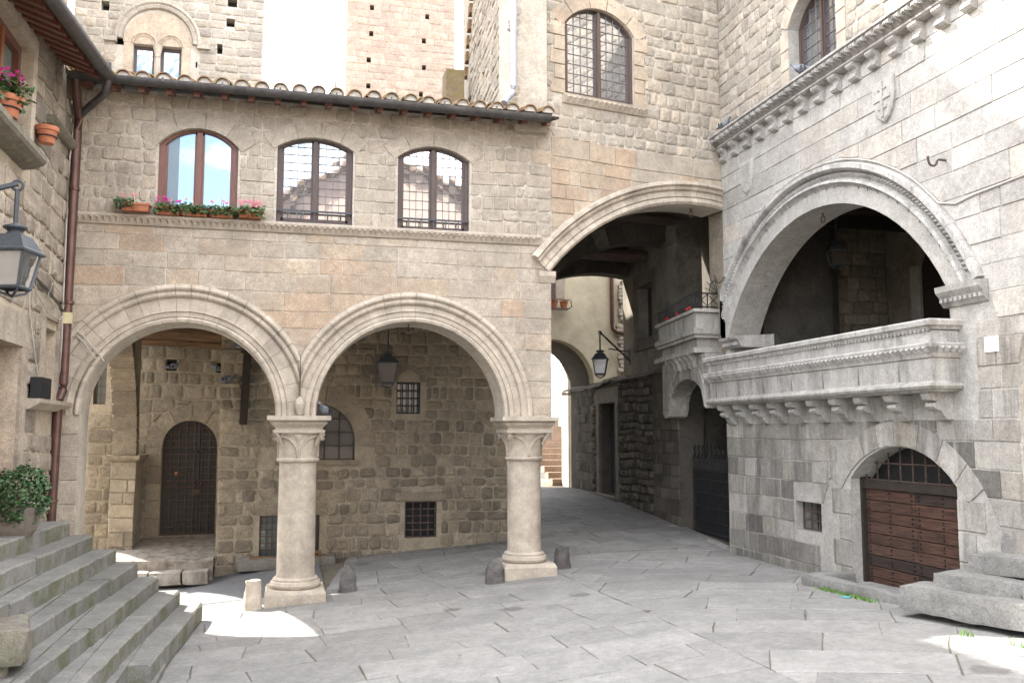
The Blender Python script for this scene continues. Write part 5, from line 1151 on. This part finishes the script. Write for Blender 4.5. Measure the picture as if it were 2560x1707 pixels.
for sx in (-1, 1): one('bracket_stone', M['tower'], tw, lambda b: b.fbox(FT, -2.245+sx*.74-.1, -2.245+sx*.74+.1, 8.42, 8.5, -.02, .07, (.5, .5, 0)))
for sx in (-1, 1): one('jamb', M['facade'], tw, lambda b: b.fbox(FT, -2.245+sx*.46-.065, -2.245+sx*.46+.065, 7.4, 8.44, -.02, .012, (.75, .9, 0)))
one('lintel', M['facade'], tw, lambda b: b.fbox(FT, -2.7, -1.79, 8.425, 8.45, -.02, .014, (.75, .9, 0)))
one('colonnette', M['mould'], tw, lambda b: b.lathe(FT.p(-2.245, 0, -.02), [(.05, 7.4), (.045, 7.5), (.04, 8.2), (.045, 8.22), (.055, 8.23), (.045, 8.25), (.075, 8.38), (.085, 8.42)], 14), smooth=True)
for k, q in enumerate(lt):
    wf = frame_rect(FT, tw, q, .045, -.14, -.1, M['brownwood'], 'window'); Rq = random.Random(k)
    u0, u1, v0, v1 = q[0][0]+.045, q[1][0]-.045, q[0][1]+.045, q[2][1]-.045
    for i in range(3):
        for j in range(8):
            a, c = u0+(u1-u0)*i/3, v0+(v1-v0)*j/8; e1, e2 = (u1-u0)/3-.006, (v1-v0)/8-.006; tl = Rq.uniform(-.01, .01)
            pb = MB(); pb.add([FT.p(a, c, -.125), FT.p(a+e1, c, -.125+tl*.1), FT.p(a+e1, c+e2, -.125), FT.p(a, c+e2, -.125+tl*.1)], [(0, 1, 2, 3)]); pb.done('pane', M['glassclear'], wf)
    one('lead_grid', M['white'], wf, lambda b: b.fbox(FT, u0, u1, v0, v1, -.135, -.13))
pk = thing('tower', 'tall pinkish stone tower standing further back above the tiled roof', 'tower', (3.5, 34, 0))
FU = Fr((0, 30, 0), (1, 0, 0))
pputs = [rect(u-.07, u+.07, v-.09, v+.09) for u, v in ((2.51, 16.16), (4.39, 16.05), (2.5, 15.25), (4.28, 15.18), (2.43, 14.33), (4.29, 14.24), (2.43, 13.43), (4.2, 13.3))]
backing(FU, pk, M['pink'], [(1.68, 0), (5.35, 0), (5.35, 26), (1.68, 26)], pputs, 9)
masonry(FU, pk, M['pink'], 1.68, 5.35, 12.2, 17.6, (.2, .28), (.22, .5), pputs, .01, .008, .012, 'boss', 300, 73, lambda u, v, R: R.gauss(.5, .3), wob=.012)
for p in pputs: backpane(FU, pk, p, -.25, M['black'], 'putlog_hole')
one('slit', M['darkbeam'], pk, lambda b: b.box((1.67, 37, 15.3), (.04, .4, 1.6)))
ov = thing('unseen_shade_house', 'plain stone block added out of view at the left to shade the paving', 'house', (-4.5, 14.2, 7.6))  # added out of view to cut back the sunlit paving by the right steps
one('wall', M['tower'], ov, lambda b: b.box((-4.5, 14.2, 9.7), (1.0, 6.4, 4.2), 0, (.5, .5, 0)))
one('roof', M['tile'], ov, lambda b: b.box((-4.5, 14.2, 11.87), (1.2, 6.6, .12)))
sr = thing('street_house', 'plain stone house far down the street to the left', 'house', (-11, 33, 0))
FS = Fr((0, 30, 0), (1, 0, 0)); sw_ = [rect(u, u+1, v, v+1.5) for u in (-14.5, -11.5, -8.5) for v in (1, 4.5)]
backing(FS, sr, M['plaster'], [(-17, -.5), (-5, -.5), (-5, 8), (-17, 8)], sw_, 4)
for q in sw_: backpane(FS, sr, q, -.2, M['darkglass'], 'pane')
one('roof', M['tile'], sr, lambda b: b.box((-11, 32, 8.1), (12.6, 4.8, .2)))
oh = thing('opposite_house', 'ochre plastered house across the square with tiled eaves', 'house', (1, -9, 0))
FO = Fr((0, -8, 0), (-1, 0, 0))
ohw = [rect(u, u+.9, v, v+1.4) for u in (-8.6, -6.6, -4.4, -2.2, -.6) for v in (1.4, 4.2, 6.8)]
backing(FO, oh, M['plaster3'], [(-9.5, -.5), (.6, -.5), (.6, 8.9), (-2.6, 11.0), (-6, 9.6), (-9.5, 9.6)], ohw, .4)
for q in ohw:
    backpane(FO, oh, q, -.2, M['darkglass'], 'pane')
    one('shutter', M['brownwood'], oh, lambda b: (b.fbox(FO, q[0][0]-.42, q[0][0], q[0][1], q[2][1], .0, .05), b.fbox(FO, q[1][0], q[1][0]+.42, q[0][1], q[2][1], .0, .05)))
def oroof(b):
    for (u0, v0), (u1, v1) in (((1.0, 8.7), (-2.6, 11.05)), ((-2.6, 11.05), (-6, 9.65)), ((-6, 9.65), (-9.7, 9.65))):
        V = [FO.p(u, v+dz, d) for d in (.5, -4) for u, v in ((u0, v0), (u1, v1)) for dz in (0, .16)]
        b.add(V, [(0, 1, 3, 2), (4, 6, 7, 5), (0, 4, 5, 1), (2, 3, 7, 6), (0, 2, 6, 4), (1, 5, 7, 3)])
one('roof', M['tile'], oh, oroof)

# ------------------------------------------------------------------ steps on the left
ls = thing('stone_staircase', 'wide flight of mossy stone steps rising to the left house door', 'steps', (-1.5, 8.5, 0))
Rs = random.Random(14)
fx = [-.81, -1.02, -1.24, -1.44, -1.65, -1.85, -2.05, -2.42]; fe = [10.42, 10.35, 10.33, 10.3, 10.28, 10.22, 10.12]
for k in range(7):
    zt = .13+.15*k; xf = lambda y: fx[k]-.06*(10.35-y); xb = lambda y: max(-2.42, fx[k+1]-.06*(10.35-y)-.08) if k < 6 else -2.45
    ends = [fe[k]]; y = fe[k]; stop = 7.75 if k == 0 else 3.6
    while y > stop+.3: y -= Rs.uniform(1.1, 2.0); ends.append(max(y, stop))
    for a, c in zip(ends[1:], ends[:-1]):
        if c-a < .05: continue
        def blk(b):
            n = max(3, int((c-a)/.12)); V = []; g = .004; jz = Rs.uniform(-.004, .004); jx = Rs.uniform(-.008, .008)
            for i in range(n+1):
                yy = a+g+(c-a-2*g)*i/n; x0 = xf(yy)+jx+Rs.uniform(-.004, .004); x1 = xb(yy); w_ = Rs.uniform(-.003, .003); ch = .012+Rs.uniform(-.004, .009)
                V += [(x1, yy, zt-.17), (x0, yy, zt-.17), (x0+w_, yy, zt-.08), (x0, yy, zt-ch+jz), (x0-ch, yy, zt+jz), (x1, yy, zt+jz)]
            F = [(i*6+j, i*6+(j+1) % 6, (i+1)*6+(j+1) % 6, (i+1)*6+j) for i in range(n) for j in range(6)]+[tuple(range(5, -1, -1)), tuple(range(n*6, n*6+6))]
            b.add(V, [f[::-1] for f in F], (Rs.random(), Rs.random(), 0))
        one('step_block', M['step'], ls, blk)
one('stair_core', M['step'], ls, lambda b: [b.box((-2.42+(1.6-.2*k)/2-.1, 7, .02+.15*k-.1), (1.6-.215*k, 6.4, .14)) for k in range(6)])
t = MB(); Rq = random.Random(3); rough_block(t, (-1.84, 6.5, .6), (.6, .66, .22), .2, Rq, (.6, .6, 0), (9, 9, 5), .3, .022); rough_block(t, (-1.88, 6.45, .25), (.46, .52, .62), .25, Rq, (.2, .4, 0), (7, 7, 7), .3, .025)
t.done('rock_parapet', M['lichen'], None, smooth=True, label='lichen covered rough stone parapet end at the lower left corner', cat='parapet')

# ------------------------------------------------------------------ plants
def leaves(b, pts, R, sz, t=(.5, .5, .5)):
    for p, nrm in pts:
        a = R.uniform(0, 6.28); d = (Vector(nrm)*R.uniform(.3, 1)+Vector((R.uniform(-1, 1), R.uniform(-1, 1), R.uniform(-.6, 1)))*.8).normalized()
        s_ = d.cross(Vector((math.cos(a), math.sin(a), .3))).normalized(); u_ = d.cross(s_); L_ = sz*R.uniform(.6, 1.25); p = Vector(p)
        b.add([p, p+s_*L_*.33+u_*L_*.45+d*L_*.08, p+u_*L_, p-s_*L_*.33+u_*L_*.45+d*L_*.08], [(0, 1, 2, 3)])
pt = thing('box_planter', 'clipped round green bush in a square stone planter at the top of the steps', 'planter', (-2.24, 8.9, 1.03))
one('planter_box', M['planterstone'], pt, lambda b: b.add([(-2.24+sx*h, 8.9+sy*h, z) for z, h in ((1.06, .13), (1.27, .17), (1.27, .14)) for sx, sy in ((-1, -1), (1, -1), (1, 1), (-1, 1))]+[(-2.24+sx*.1, 8.9+sy*.1, 1.0) for sx, sy in ((-1, -1), (1, -1), (1, 1), (-1, 1))], [(0, 1, 5, 4), (1, 2, 6, 5), (2, 3, 7, 6), (3, 0, 4, 7), (4, 5, 9, 8), (5, 6, 10, 9), (6, 7, 11, 10), (7, 4, 8, 11), (3, 2, 1, 0), (0, 1, 13, 12), (1, 2, 14, 13), (2, 3, 15, 14), (3, 0, 12, 15)]))
one('soil', M['soil'], pt, lambda b: b.box((-2.24, 8.9, 1.24), (.27, .27, .02)))
one('stem', M['beam'], pt, lambda b: b.tube([(-2.24, 8.9, 1.2), (-2.24, 8.9, 1.4)], .02, 6))
Rb = random.Random(2); P_ = []
for i in range(2600):
    v = Vector((Rb.gauss(0, 1), Rb.gauss(0, 1), Rb.gauss(0, 1))).normalized(); bump = 1+.1*math.sin(v.x*5+1)*math.sin(v.y*6)+.1*math.sin(v.z*7+v.x*4)
    P_.append((Vector((-2.24, 8.9, 1.36))+v*.245*bump*(Rb.uniform(.6, 1)**.4)*(1.17 if Rb.random() < .07 else 1), v))
one('foliage', M['leafdark'], pt, lambda b: leaves(b, P_, Rb, .04))
def flower_box(u0, u1, z, d0, label, petals, n, seed, sticks=(), fill=1.0, side=0):
    R = random.Random(seed); t = thing('flower_box', label, 'flower box', FA.p((u0+u1)/2, z, d0+.06), 'flower boxes on the ledge of the left window')
    h = .085
    def trough(b):
        for za, zb_, k in ((0, h-.018, 0), (h-.018, h, .007)):
            pass
        q = lambda i, zz: [FA.p(u0+i, z+zz, d0+i), FA.p(u1-i, z+zz, d0+i), FA.p(u1-i, z+zz, d0+.125-i), FA.p(u0+i, z+zz, d0+.125-i)]
        V = q(.014, 0)+q(.002, h-.02)+q(-.006, h-.02)+q(-.006, h)+q(.008, h)+q(.012, h-.03)
        F = [(r*4+i, r*4+(i+1) % 4, r*4+4+(i+1) % 4, r*4+4+i) for r in range(5) for i in range(4)]+[(3, 2, 1, 0), (20, 21, 22, 23)]
        b.add(V, F)
    one('trough', M['terracotta'], t, trough)
    P = []
    for i in range(int(n*1.7)):
        f = R.random(); u = u0+(u1-u0)*(.0+f*fill) if side == 0 else u0-.05+(u1-u0)*.55*f
        a = R.uniform(-.06, .11); lift = R.uniform(-.03, .085)*(1-abs(a)*3); P.append((FA.p(u+R.uniform(-.03, .03), z+h-.03+max(-.045, lift), d0+.07+a), FA.N+Z))
    one('foliage', M['leaf'], t, lambda b: leaves(b, P, R, .055))
    fl = MB()
    for i in range(petals):
        u = R.uniform(u0, u1 if side == 0 else (u0+u1)/2); c = FA.p(u, z+h+R.uniform(.02, .1), d0+R.uniform(.04, .15))
        for k in range(5):
            a = k*1.2566+R.random(); o = Vector((math.cos(a), .4*math.sin(a)-.3, math.sin(a)*.8+.5))*.02
            fl.add([c, c+o*.8+Vector((.008, 0, .004)), c+o*1.4, c+o*.8-Vector((.008, 0, -.004))], [(0, 1, 2, 3)])
    fl.done('flower', M['pink_petal'] if seed != 2 else M['magenta'], t, kind='stuff')
    if sticks: one('plant_stick', M['cream'], t, lambda b: [b.tube([FA.p(u, z+.06, d0+.06), FA.p(u+du, z+hh, d0+.05)], .005, 5) for u, du, hh in sticks])
flower_box(-1.80, -1.51, 4.33, .06, 'orange flower box at the far left with two canes, half empty', 4, 70, 1, ((-1.66, -.03, .24), (-1.57, .04, .22)), .5, 1)
flower_box(-1.46, -1.19, 4.318, .0, 'flower box second from the left with dark leaves and magenta flowers', 14, 150, 2, ((-1.3, 0, .2),))
flower_box(-1.18, -.90, 4.318, .0, 'middle flower box with plain pale green leaves and hardly a bloom', 1, 190, 3, ((-1.06, -.01, .24),))
flower_box(-.88, -.62, 4.318, .0, 'flower box second from the right with dark leaves and few pink blooms', 6, 160, 4, ((-.76, 0, .25),))
flower_box(-.57, -.31, 4.325, .04, 'flower box at the right end with tall pale pink flowers', 26, 170, 5)
def flower_pot(c, r, h, label, petals, seed, full=True):
    R = random.Random(seed); t = thing('flower_pot', label, 'flower pot', c); c = Vector(c)
    one('pot', M['terracotta'], t, lambda b: b.lathe(c, [(r*.62, 0), (r*.86, h*.72), (r*.98, h*.74), (r, h), (r*.9, h), (r*.85, h*.85)], 18), smooth=True)
    one('pot_band', M['iron'], t, lambda b: b.lathe(c, [(r*.77, h*.38), (r*.79, h*.38), (r*.8, h*.45), (r*.78, h*.45)], 18)); one('soil', M['soil'], t, lambda b: b.lathe(c, [(r*.86, h*.88), (r*.86, h*.9)], 14))
    if full:
        P = [(c+Vector((R.gauss(0, r*.55), R.gauss(0, r*.55), h+R.uniform(-.06, .12))), Z) for _ in range(330)]; one('foliage', M['leaf'], t, lambda b: leaves(b, P, R, .06))
        fl = MB()
        for i in range(petals):
            q = c+Vector((R.gauss(0, r*.4), R.gauss(0, r*.4), h+R.uniform(.1, .22)))
            for k in range(4):
                a = R.uniform(0, 6.28); o = Vector((math.cos(a)*.6, math.sin(a)*.6, R.uniform(.3, 1)))*.035; fl.add([q, q+o*.6+Vector((.012, 0, 0)), q+o, q+o*.6-Vector((.012, 0, 0))], [(0, 1, 2, 3)])
        fl.done('flower', M['magenta'], t, kind='stuff')
    else:
        P = [(c+Vector((R.gauss(0, .03), R.gauss(0, .03), h)), Z) for _ in range(12)]; one('foliage', M['grass'], t, lambda b: leaves(b, P, R, .06))
    one('holder', M['iron'], t, lambda b: b.ring(c+Z*h*.4, r*.83, .006, (1, 0, 0), (0, 1, 0), 16, 5))
flower_pot((-2.24, 7.95, 4.425), .13, .17, 'terracotta pot with magenta cyclamen on the left window sill', 16, 4)
flower_pot((-2.26, 9.3, 4.63), .105, .16, 'nearly empty terracotta pot hung on the left wall beside the shield', 0, 5, False)

# ------------------------------------------------------------------ guard stones
def guard(x, y, h, w_, lab, shape, rot, mat):
    R = random.Random(int(x*10)); z0 = zg(x, y); b = MB(); n = 12; V = []; rows = 8
    for i in range(rows+1):
        f = i/rows; k = (1-.3*f) if shape == 'block' else (1-.22*f)*math.sqrt(max(.02, 1-max(0, (f-.55)/.45)**2*.96))
        for j in range(n):
            a = 6.28318*j/n; c, s_ = math.cos(a), math.sin(a); q = (abs(c)**3+abs(s_)**3)**(-1/3)
            p = Vector((c*q*w_*.5*k, s_*q*w_*.42*k, f*h-.06)); p += Vector((R.uniform(-1, 1), R.uniform(-1, 1), R.uniform(-1, 1)))*.008
            V.append(Vector((x, y, z0))+Matrix.Rotation(rot, 3, 'Z') @ p)
    F = [(i*n+j, i*n+(j+1) % n, (i+1)*n+(j+1) % n, (i+1)*n+j) for i in range(rows) for j in range(n)]+[tuple(range(rows*n, rows*n+n))]
    b.add(V, F, (R.random(), R.random(), 0)); b.done('guard_stone', mat, None, smooth=True, label=lab, cat='guard stone', group='guard stones beside the columns')
guard(-.3, 10.75, .37, .22, 'tan squared guard stone left of the left column, half in sunlight', 'block', .1, M['mould'])
guard(.76, 11.2, .37, .22, 'dark rounded guard stone right of the left column', 'round', .2, M['guard'])
guard(2.42, 10.68, .34, .24, 'dark rounded guard stone left of the right column', 'round', -.1, M['guard'])
guard(3.38, 11.15, .32, .22, 'dark notched guard stone right of the right column', 'block', .25, M['guard'])

# ------------------------------------------------------------------ lanterns
def lantern(c, zt, zh0, zh1, zb, half, lab, rot=.78, extra=None, glass='lampglass'):
    """c: x, y; hood from zh0 (top) to zh1 (rim); body down to zb"""
    x, y = c; t = thing('street_lantern', lab, 'lantern', (x, y, zb), 'iron street lanterns')
    hh = zh0-zh1
    one('stem', M['bluemetal'], t, lambda b: (b.tube([(x, y, zh0), (x, y, zt)], .013, 7), b.ring((x, y, zt+.02), .03, .009, (1, 0, 0), (0, 0, 1), 12, 5)))
    one('hood', M['bluemetal'], t, lambda b: (b.lathe((x, y, 0), [(half*1.05, zh1), (half*1.12, zh1+.006), (half*1.12, zh1+.016), (half*.95, zh1+.03), (half*.62, zh1+hh*.62), (half*.55, zh1+hh*.64)], 4, rot=rot), b.lathe((x, y, 0), [(half*.4, zh1+hh*.6), (half*.28, zh1+hh*.72), (half*.25, zh1+hh*.78), (half*.42, zh1+hh*.88), (half*.42, zh1+hh*.93), (half*.2, zh1+hh), (.015, zh0+.01)], 14)))
    bb = zb+(zh1-zb)*.2; hb = half*.62
    def fr_(b):
        for k in range(4):
            a = rot+k*math.pi/2; p = lambda r, z: (x+r*math.cos(a), y+r*math.sin(a), z)
            b.tube([p(half*.93, zh1), p(hb, bb)], half*.055, 5); b.tube([p(hb, bb), p(hb*.75, bb-(bb-zb)*.55), (x, y, zb)], half*.05, 5)
            a2 = a+math.pi/2; q = (x+hb*math.cos(a2), y+hb*math.sin(a2), bb); b.tube([p(hb, bb), q], half*.07, 5)
    one('frame', M['bluemetal'], t, fr_)
    for k in range(4):
        a, a2 = rot+k*math.pi/2, rot+(k+1)*math.pi/2
        pb = MB(); pb.add([(x+half*.9*math.cos(a), y+half*.9*math.sin(a), zh1), (x+half*.9*math.cos(a2), y+half*.9*math.sin(a2), zh1), (x+hb*.97*math.cos(a2), y+hb*.97*math.sin(a2), bb), (x+hb*.97*math.cos(a), y+hb*.97*math.sin(a), bb)], [(0, 1, 2, 3)]); pb.done('glass_pane', M[glass], t)
    if extra: one('bracket', M['bluemetal'], t, extra)
    return t
lantern((-1.53, 5.72), 3.30, 3.09, 2.92, 2.675, .155, 'large grey iron lantern on a bracket at the left edge', rot=.55,
        extra=lambda b: b.tube([(-1.53, 5.72, 3.33), (-1.9, 5.63, 3.18), (-2.36, 5.5, 3.0)], .016, 7))
lantern((5.25, 15.0), 3.61, 3.33, 3.16, 2.85, .185, 'black iron lantern on a diagonal bracket hanging in the alley', rot=.4,
        extra=lambda b: (b.tube([(5.25, 15.0, 3.64), (6.2, 15.95, 3.2)], .017, 6), b.tube([(5.5, 15.25, 3.38), (6.2, 15.95, 3.4)], .01, 5), b.tube([(6.15, 15.93, 3.15), (6.15, 15.93, 3.45)], .016, 6)))
lantern((1.31, 12.3), 3.58, 2.98, 2.82, 2.5, .19, 'dark iron lantern hanging from the porch ceiling behind the right arch', rot=.7, glass='amberglass')
lantern((6.95, 10.5), 4.7, 4.4, 4.26, 4.04, .15, 'black lantern in the dark loggia room', rot=.5, glass='amberglass')

# ------------------------------------------------------------------ pigeons
def pigeon(c, rot, lab, s_=1.0, look=0):
    c = Vector(c); m = Matrix.Rotation(rot, 3, 'Z'); b = MB(); V = []; n = 10
    spine = [(-.19, .045, .012, .006), (-.13, .05, .03, .012), (-.08, .062, .045, .032), (-.02, .075, .058, .055), (.04, .082, .056, .058), (.08, .105, .042, .042), (.1, .135, .028, .028), (.112, .158, .026, .026), (.13, .165, .018, .019), (.145, .162, .006, .006), (.165, .155, .002, .003)]
    for x, z, wy, wz in spine:
        for k in range(n):
            a = 6.28318*k/n; V.append(c+m @ Vector((x, math.cos(a)*wy, z+math.sin(a)*wz))*s_*.9)
    F = [(i*n+k, i*n+(k+1) % n, (i+1)*n+(k+1) % n, (i+1)*n+k) for i in range(len(spine)-1) for k in range(n)]+[tuple(range(n)), tuple(range(len(spine)*n-1, len(spine)*n-n-1, -1))]
    b.add(V, F); o = b.done('pigeon', M['plume'], None, smooth=True, label=lab, cat='pigeon', group='pigeons resting on the walls')
    b = MB()
    for sy in (-1, 1):
        for k in range(2): b.add([c+m @ Vector((x, sy*(.05+dy), z))*s_*.9 for x, dy, z in ((-.09+k*.05, .008, .1), (-.06+k*.05, .01, .105), (-.05+k*.05, .012, .05), (-.08+k*.05, .01, .04))], [(0, 1, 2, 3)])
        b.tube([c+m @ Vector((.01, sy*.02, .03))*s_*.9, c+m @ Vector((.015, sy*.022, -.0))*s_*.9], .004, 4)
    ORG[o.name] = Vector(); b.done('wing_bars', M['black'], o)
pigeon((.44, 10.9, 2.1), -2.2, 'grey pigeon perched on the capital of the left column')
pigeon((-1.62, 14.32, 2.82), .3, 'pigeon in the dark hole left above the grated door', .9)
pigeon((-1.0, 14.3, 2.8), 2.8, 'pigeon at the corner right above the grated door', .9)
pigeon((-.8, 13.25, 2.58), .2, 'pigeon on the stone bracket left of the timber post', .9)
pigeon((-.66, 13.2, 3.05), 2.0, 'pigeon high beside the timber post under the porch ceiling', .85)
pigeon((5.6, 9.02, 5.95), 2.2, 'pale pigeon on the cornice in front of the upper right window')
pigeon((5.62, 10.95, 5.95), -1.2, 'dark pigeon on the left end of the carved cornice', .9)
pigeon((-1.5, 14.1, 3.45), .2, 'small pigeon on the timber beam of the porch', .8)

# ------------------------------------------------------------------ small things
t = MB(); t.fbox(FL, 9.5, 9.86, 2.232, 2.43, .04, .14); t.done('loudspeaker', M['black'], None, label='small black box on the left window sill', cat='loudspeaker')
t = MB(); t.box((-2.3, 10.66, 3.13), (.1, .06, .12)); t.done('junction_box', M['cream'], None, label='cream junction box fixed beside the brown drainpipe', cat='box')
def lcable(lab, pts, r=.009, mat='cable'):
    t = MB(); t.tube([FL.p(u, v, d) for u, v, d in pts], r, 5); t.done('wall_cable', M[mat], None, smooth=True, label=lab, cat='cable', group='cables on the left house')
lcable('thick dark cable running from the lantern to the junction box', [(7.2, 3.32, .04), (8.2, 3.36, .04), (9.2, 3.40, .04), (9.9, 3.34, .04), (10.5, 3.24, .04), (10.72, 3.17, .05)], .014, 'darkcable')
lcable('thin pale cable looping below the dark one on the left house', [(9.3, 3.38, .04), (9.5, 3.22, .06), (9.9, 3.09, .07), (10.4, 3.07, .06), (10.6, 3.15, .05), (10.7, 3.2, .05), (10.5, 3.36, .05), (10.1, 3.42, .05), (9.95, 3.28, .05), (10.2, 3.16, .05)], .007)
lcable('thin pale cable dropping to the black box on the sill', [(9.25, 3.36, .04), (9.35, 3.0, .04), (9.6, 2.6, .05), (9.7, 2.43, .06)], .006)
lcable('pale cable running down behind the brown drainpipe', [(10.68, 5.3, .05), (10.62, 4.9, .04), (10.6, 4.2, .04), (10.62, 3.4, .04), (10.64, 3.0, .04), (10.66, 2.4, .04)], .01)
t = MB(); t.tube([FA.p(u, v, d) for u, v, d in ((-2.3, 3.06, .03), (-2.2, 3.0, .075), (-2.12, 2.93, .09), (-2.0, 2.78, .06), (-1.93, 2.68, .02))], .009, 5); t.tube([FA.p(u, v, d) for u, v, d in ((-2.28, 3.0, .03), (-2.15, 2.9, .09), (-2.0, 2.7, .08))], .007, 5)
t.done('wall_cable', M['cable'], None, smooth=True, label='short pale cable crossing the left foot of the left arch', cat='cable')
t = MB(); t.tube([FP.p(u, v, .03) for u, v in ((1.0, 3.1), (1.22, 3.1), (1.24, 3.05), (1.25, 2.55), (1.27, 2.5))], .008, 5); t.done('wall_cable', M['darkcable'], None, label='thin dark conduit on the porch back wall beside the hanging lantern', cat='cable')
Rg = random.Random(6)
def tuft(b, x, y, n, h):
    for i in range(n):
        a = Rg.uniform(0, 6.28); r = Rg.uniform(0, .05); p = Vector((x+r*math.cos(a), y+r*2.2*math.sin(a), zg(x, y)-.005)); d = Vector((Rg.uniform(-.4, .4), Rg.uniform(-.4, .4), 1))*h*Rg.uniform(.5, 1.2); s2 = Vector((math.sin(a), math.cos(a), 0))*.006
        b.add([p-s2, p+s2, p+d*.6+s2*.7, p+d], [(0, 1, 2, 3)])
t = MB()
for i in range(13): tuft(t, 5.19+Rg.uniform(-.02, .02), 7.45+i*.07, Rg.randint(3, 26), Rg.uniform(.03, .06))
t.done('grass', M['grass'], None, kind='stuff', label='green grass tufts growing along the kerb of the cellar door', cat='grass')
for i, (x, y, lab) in enumerate(((4.98, 6.05, 'green weed sprouting under the lowest right step, nearer the wall corner'), (5.08, 5.6, 'green weed sprouting under the lowest right step, nearest the viewer'))):
    t = MB(); tuft(t, x, y, 14, .07); t.done('weed', M['grass'], None, label=lab, cat='weed', group='weeds under the right steps')
t = MB()
for i in range(900):
    f = Rg.random()
    if f < .45: x, y, z = Rg.uniform(-2.2, -.9), Rg.uniform(12.98, 14.3), None
    elif f < .8: x, y, z = Rg.uniform(-.8, 3.1), 13.26-abs(Rg.gauss(0, .09)), None
    elif f < .9: x, y, z = 5.72-abs(Rg.gauss(0, .06)), Rg.uniform(8.7, 11.3), None
    else: x, y, z = Rg.uniform(-.5, 5.4), Rg.uniform(7, 12.5), None
    zz = (.245+(y-12.95)*.115 if x < -.88 else zg(x, y))+.012
    a = Rg.uniform(0, 6.28); l = Rg.uniform(.008, .024); u = Vector((math.cos(a), math.sin(a), Rg.uniform(-.2, .2)))*l; v = Vector((-math.sin(a), math.cos(a), Rg.uniform(-.3, .3)))*l*.5; c = Vector((x, y, zz))
    t.add([c-u, c+v, c+u, c-v], [(0, 1, 2, 3)])
t.done('leaf_litter', M['litter'], None, kind='stuff', label='dry leaf litter scattered on the porch floor and along its wall', cat='litter')
t = MB(); t.box((5.12, 7.78, zg(5.1, 7.8)+.012), (.05, .09, .012), .5); t.done('litter_scrap', M['teal'], None, label='teal paper scrap on the paving by the grass', cat='litter')
t = MB(); t.box((-1.32, 11.6, zg(-1.3, 11.6)+.012), (.3, .22, .016), .1); [t.box((-1.32+i*.05, 11.6, zg(-1.3, 11.6)+.021), (.02, .2, .008), .1) for i in range(-2, 3)]; t.done('drain_cover', M['bluemetal'], None, label='grey drain cover on the street beside the steps', cat='drain')
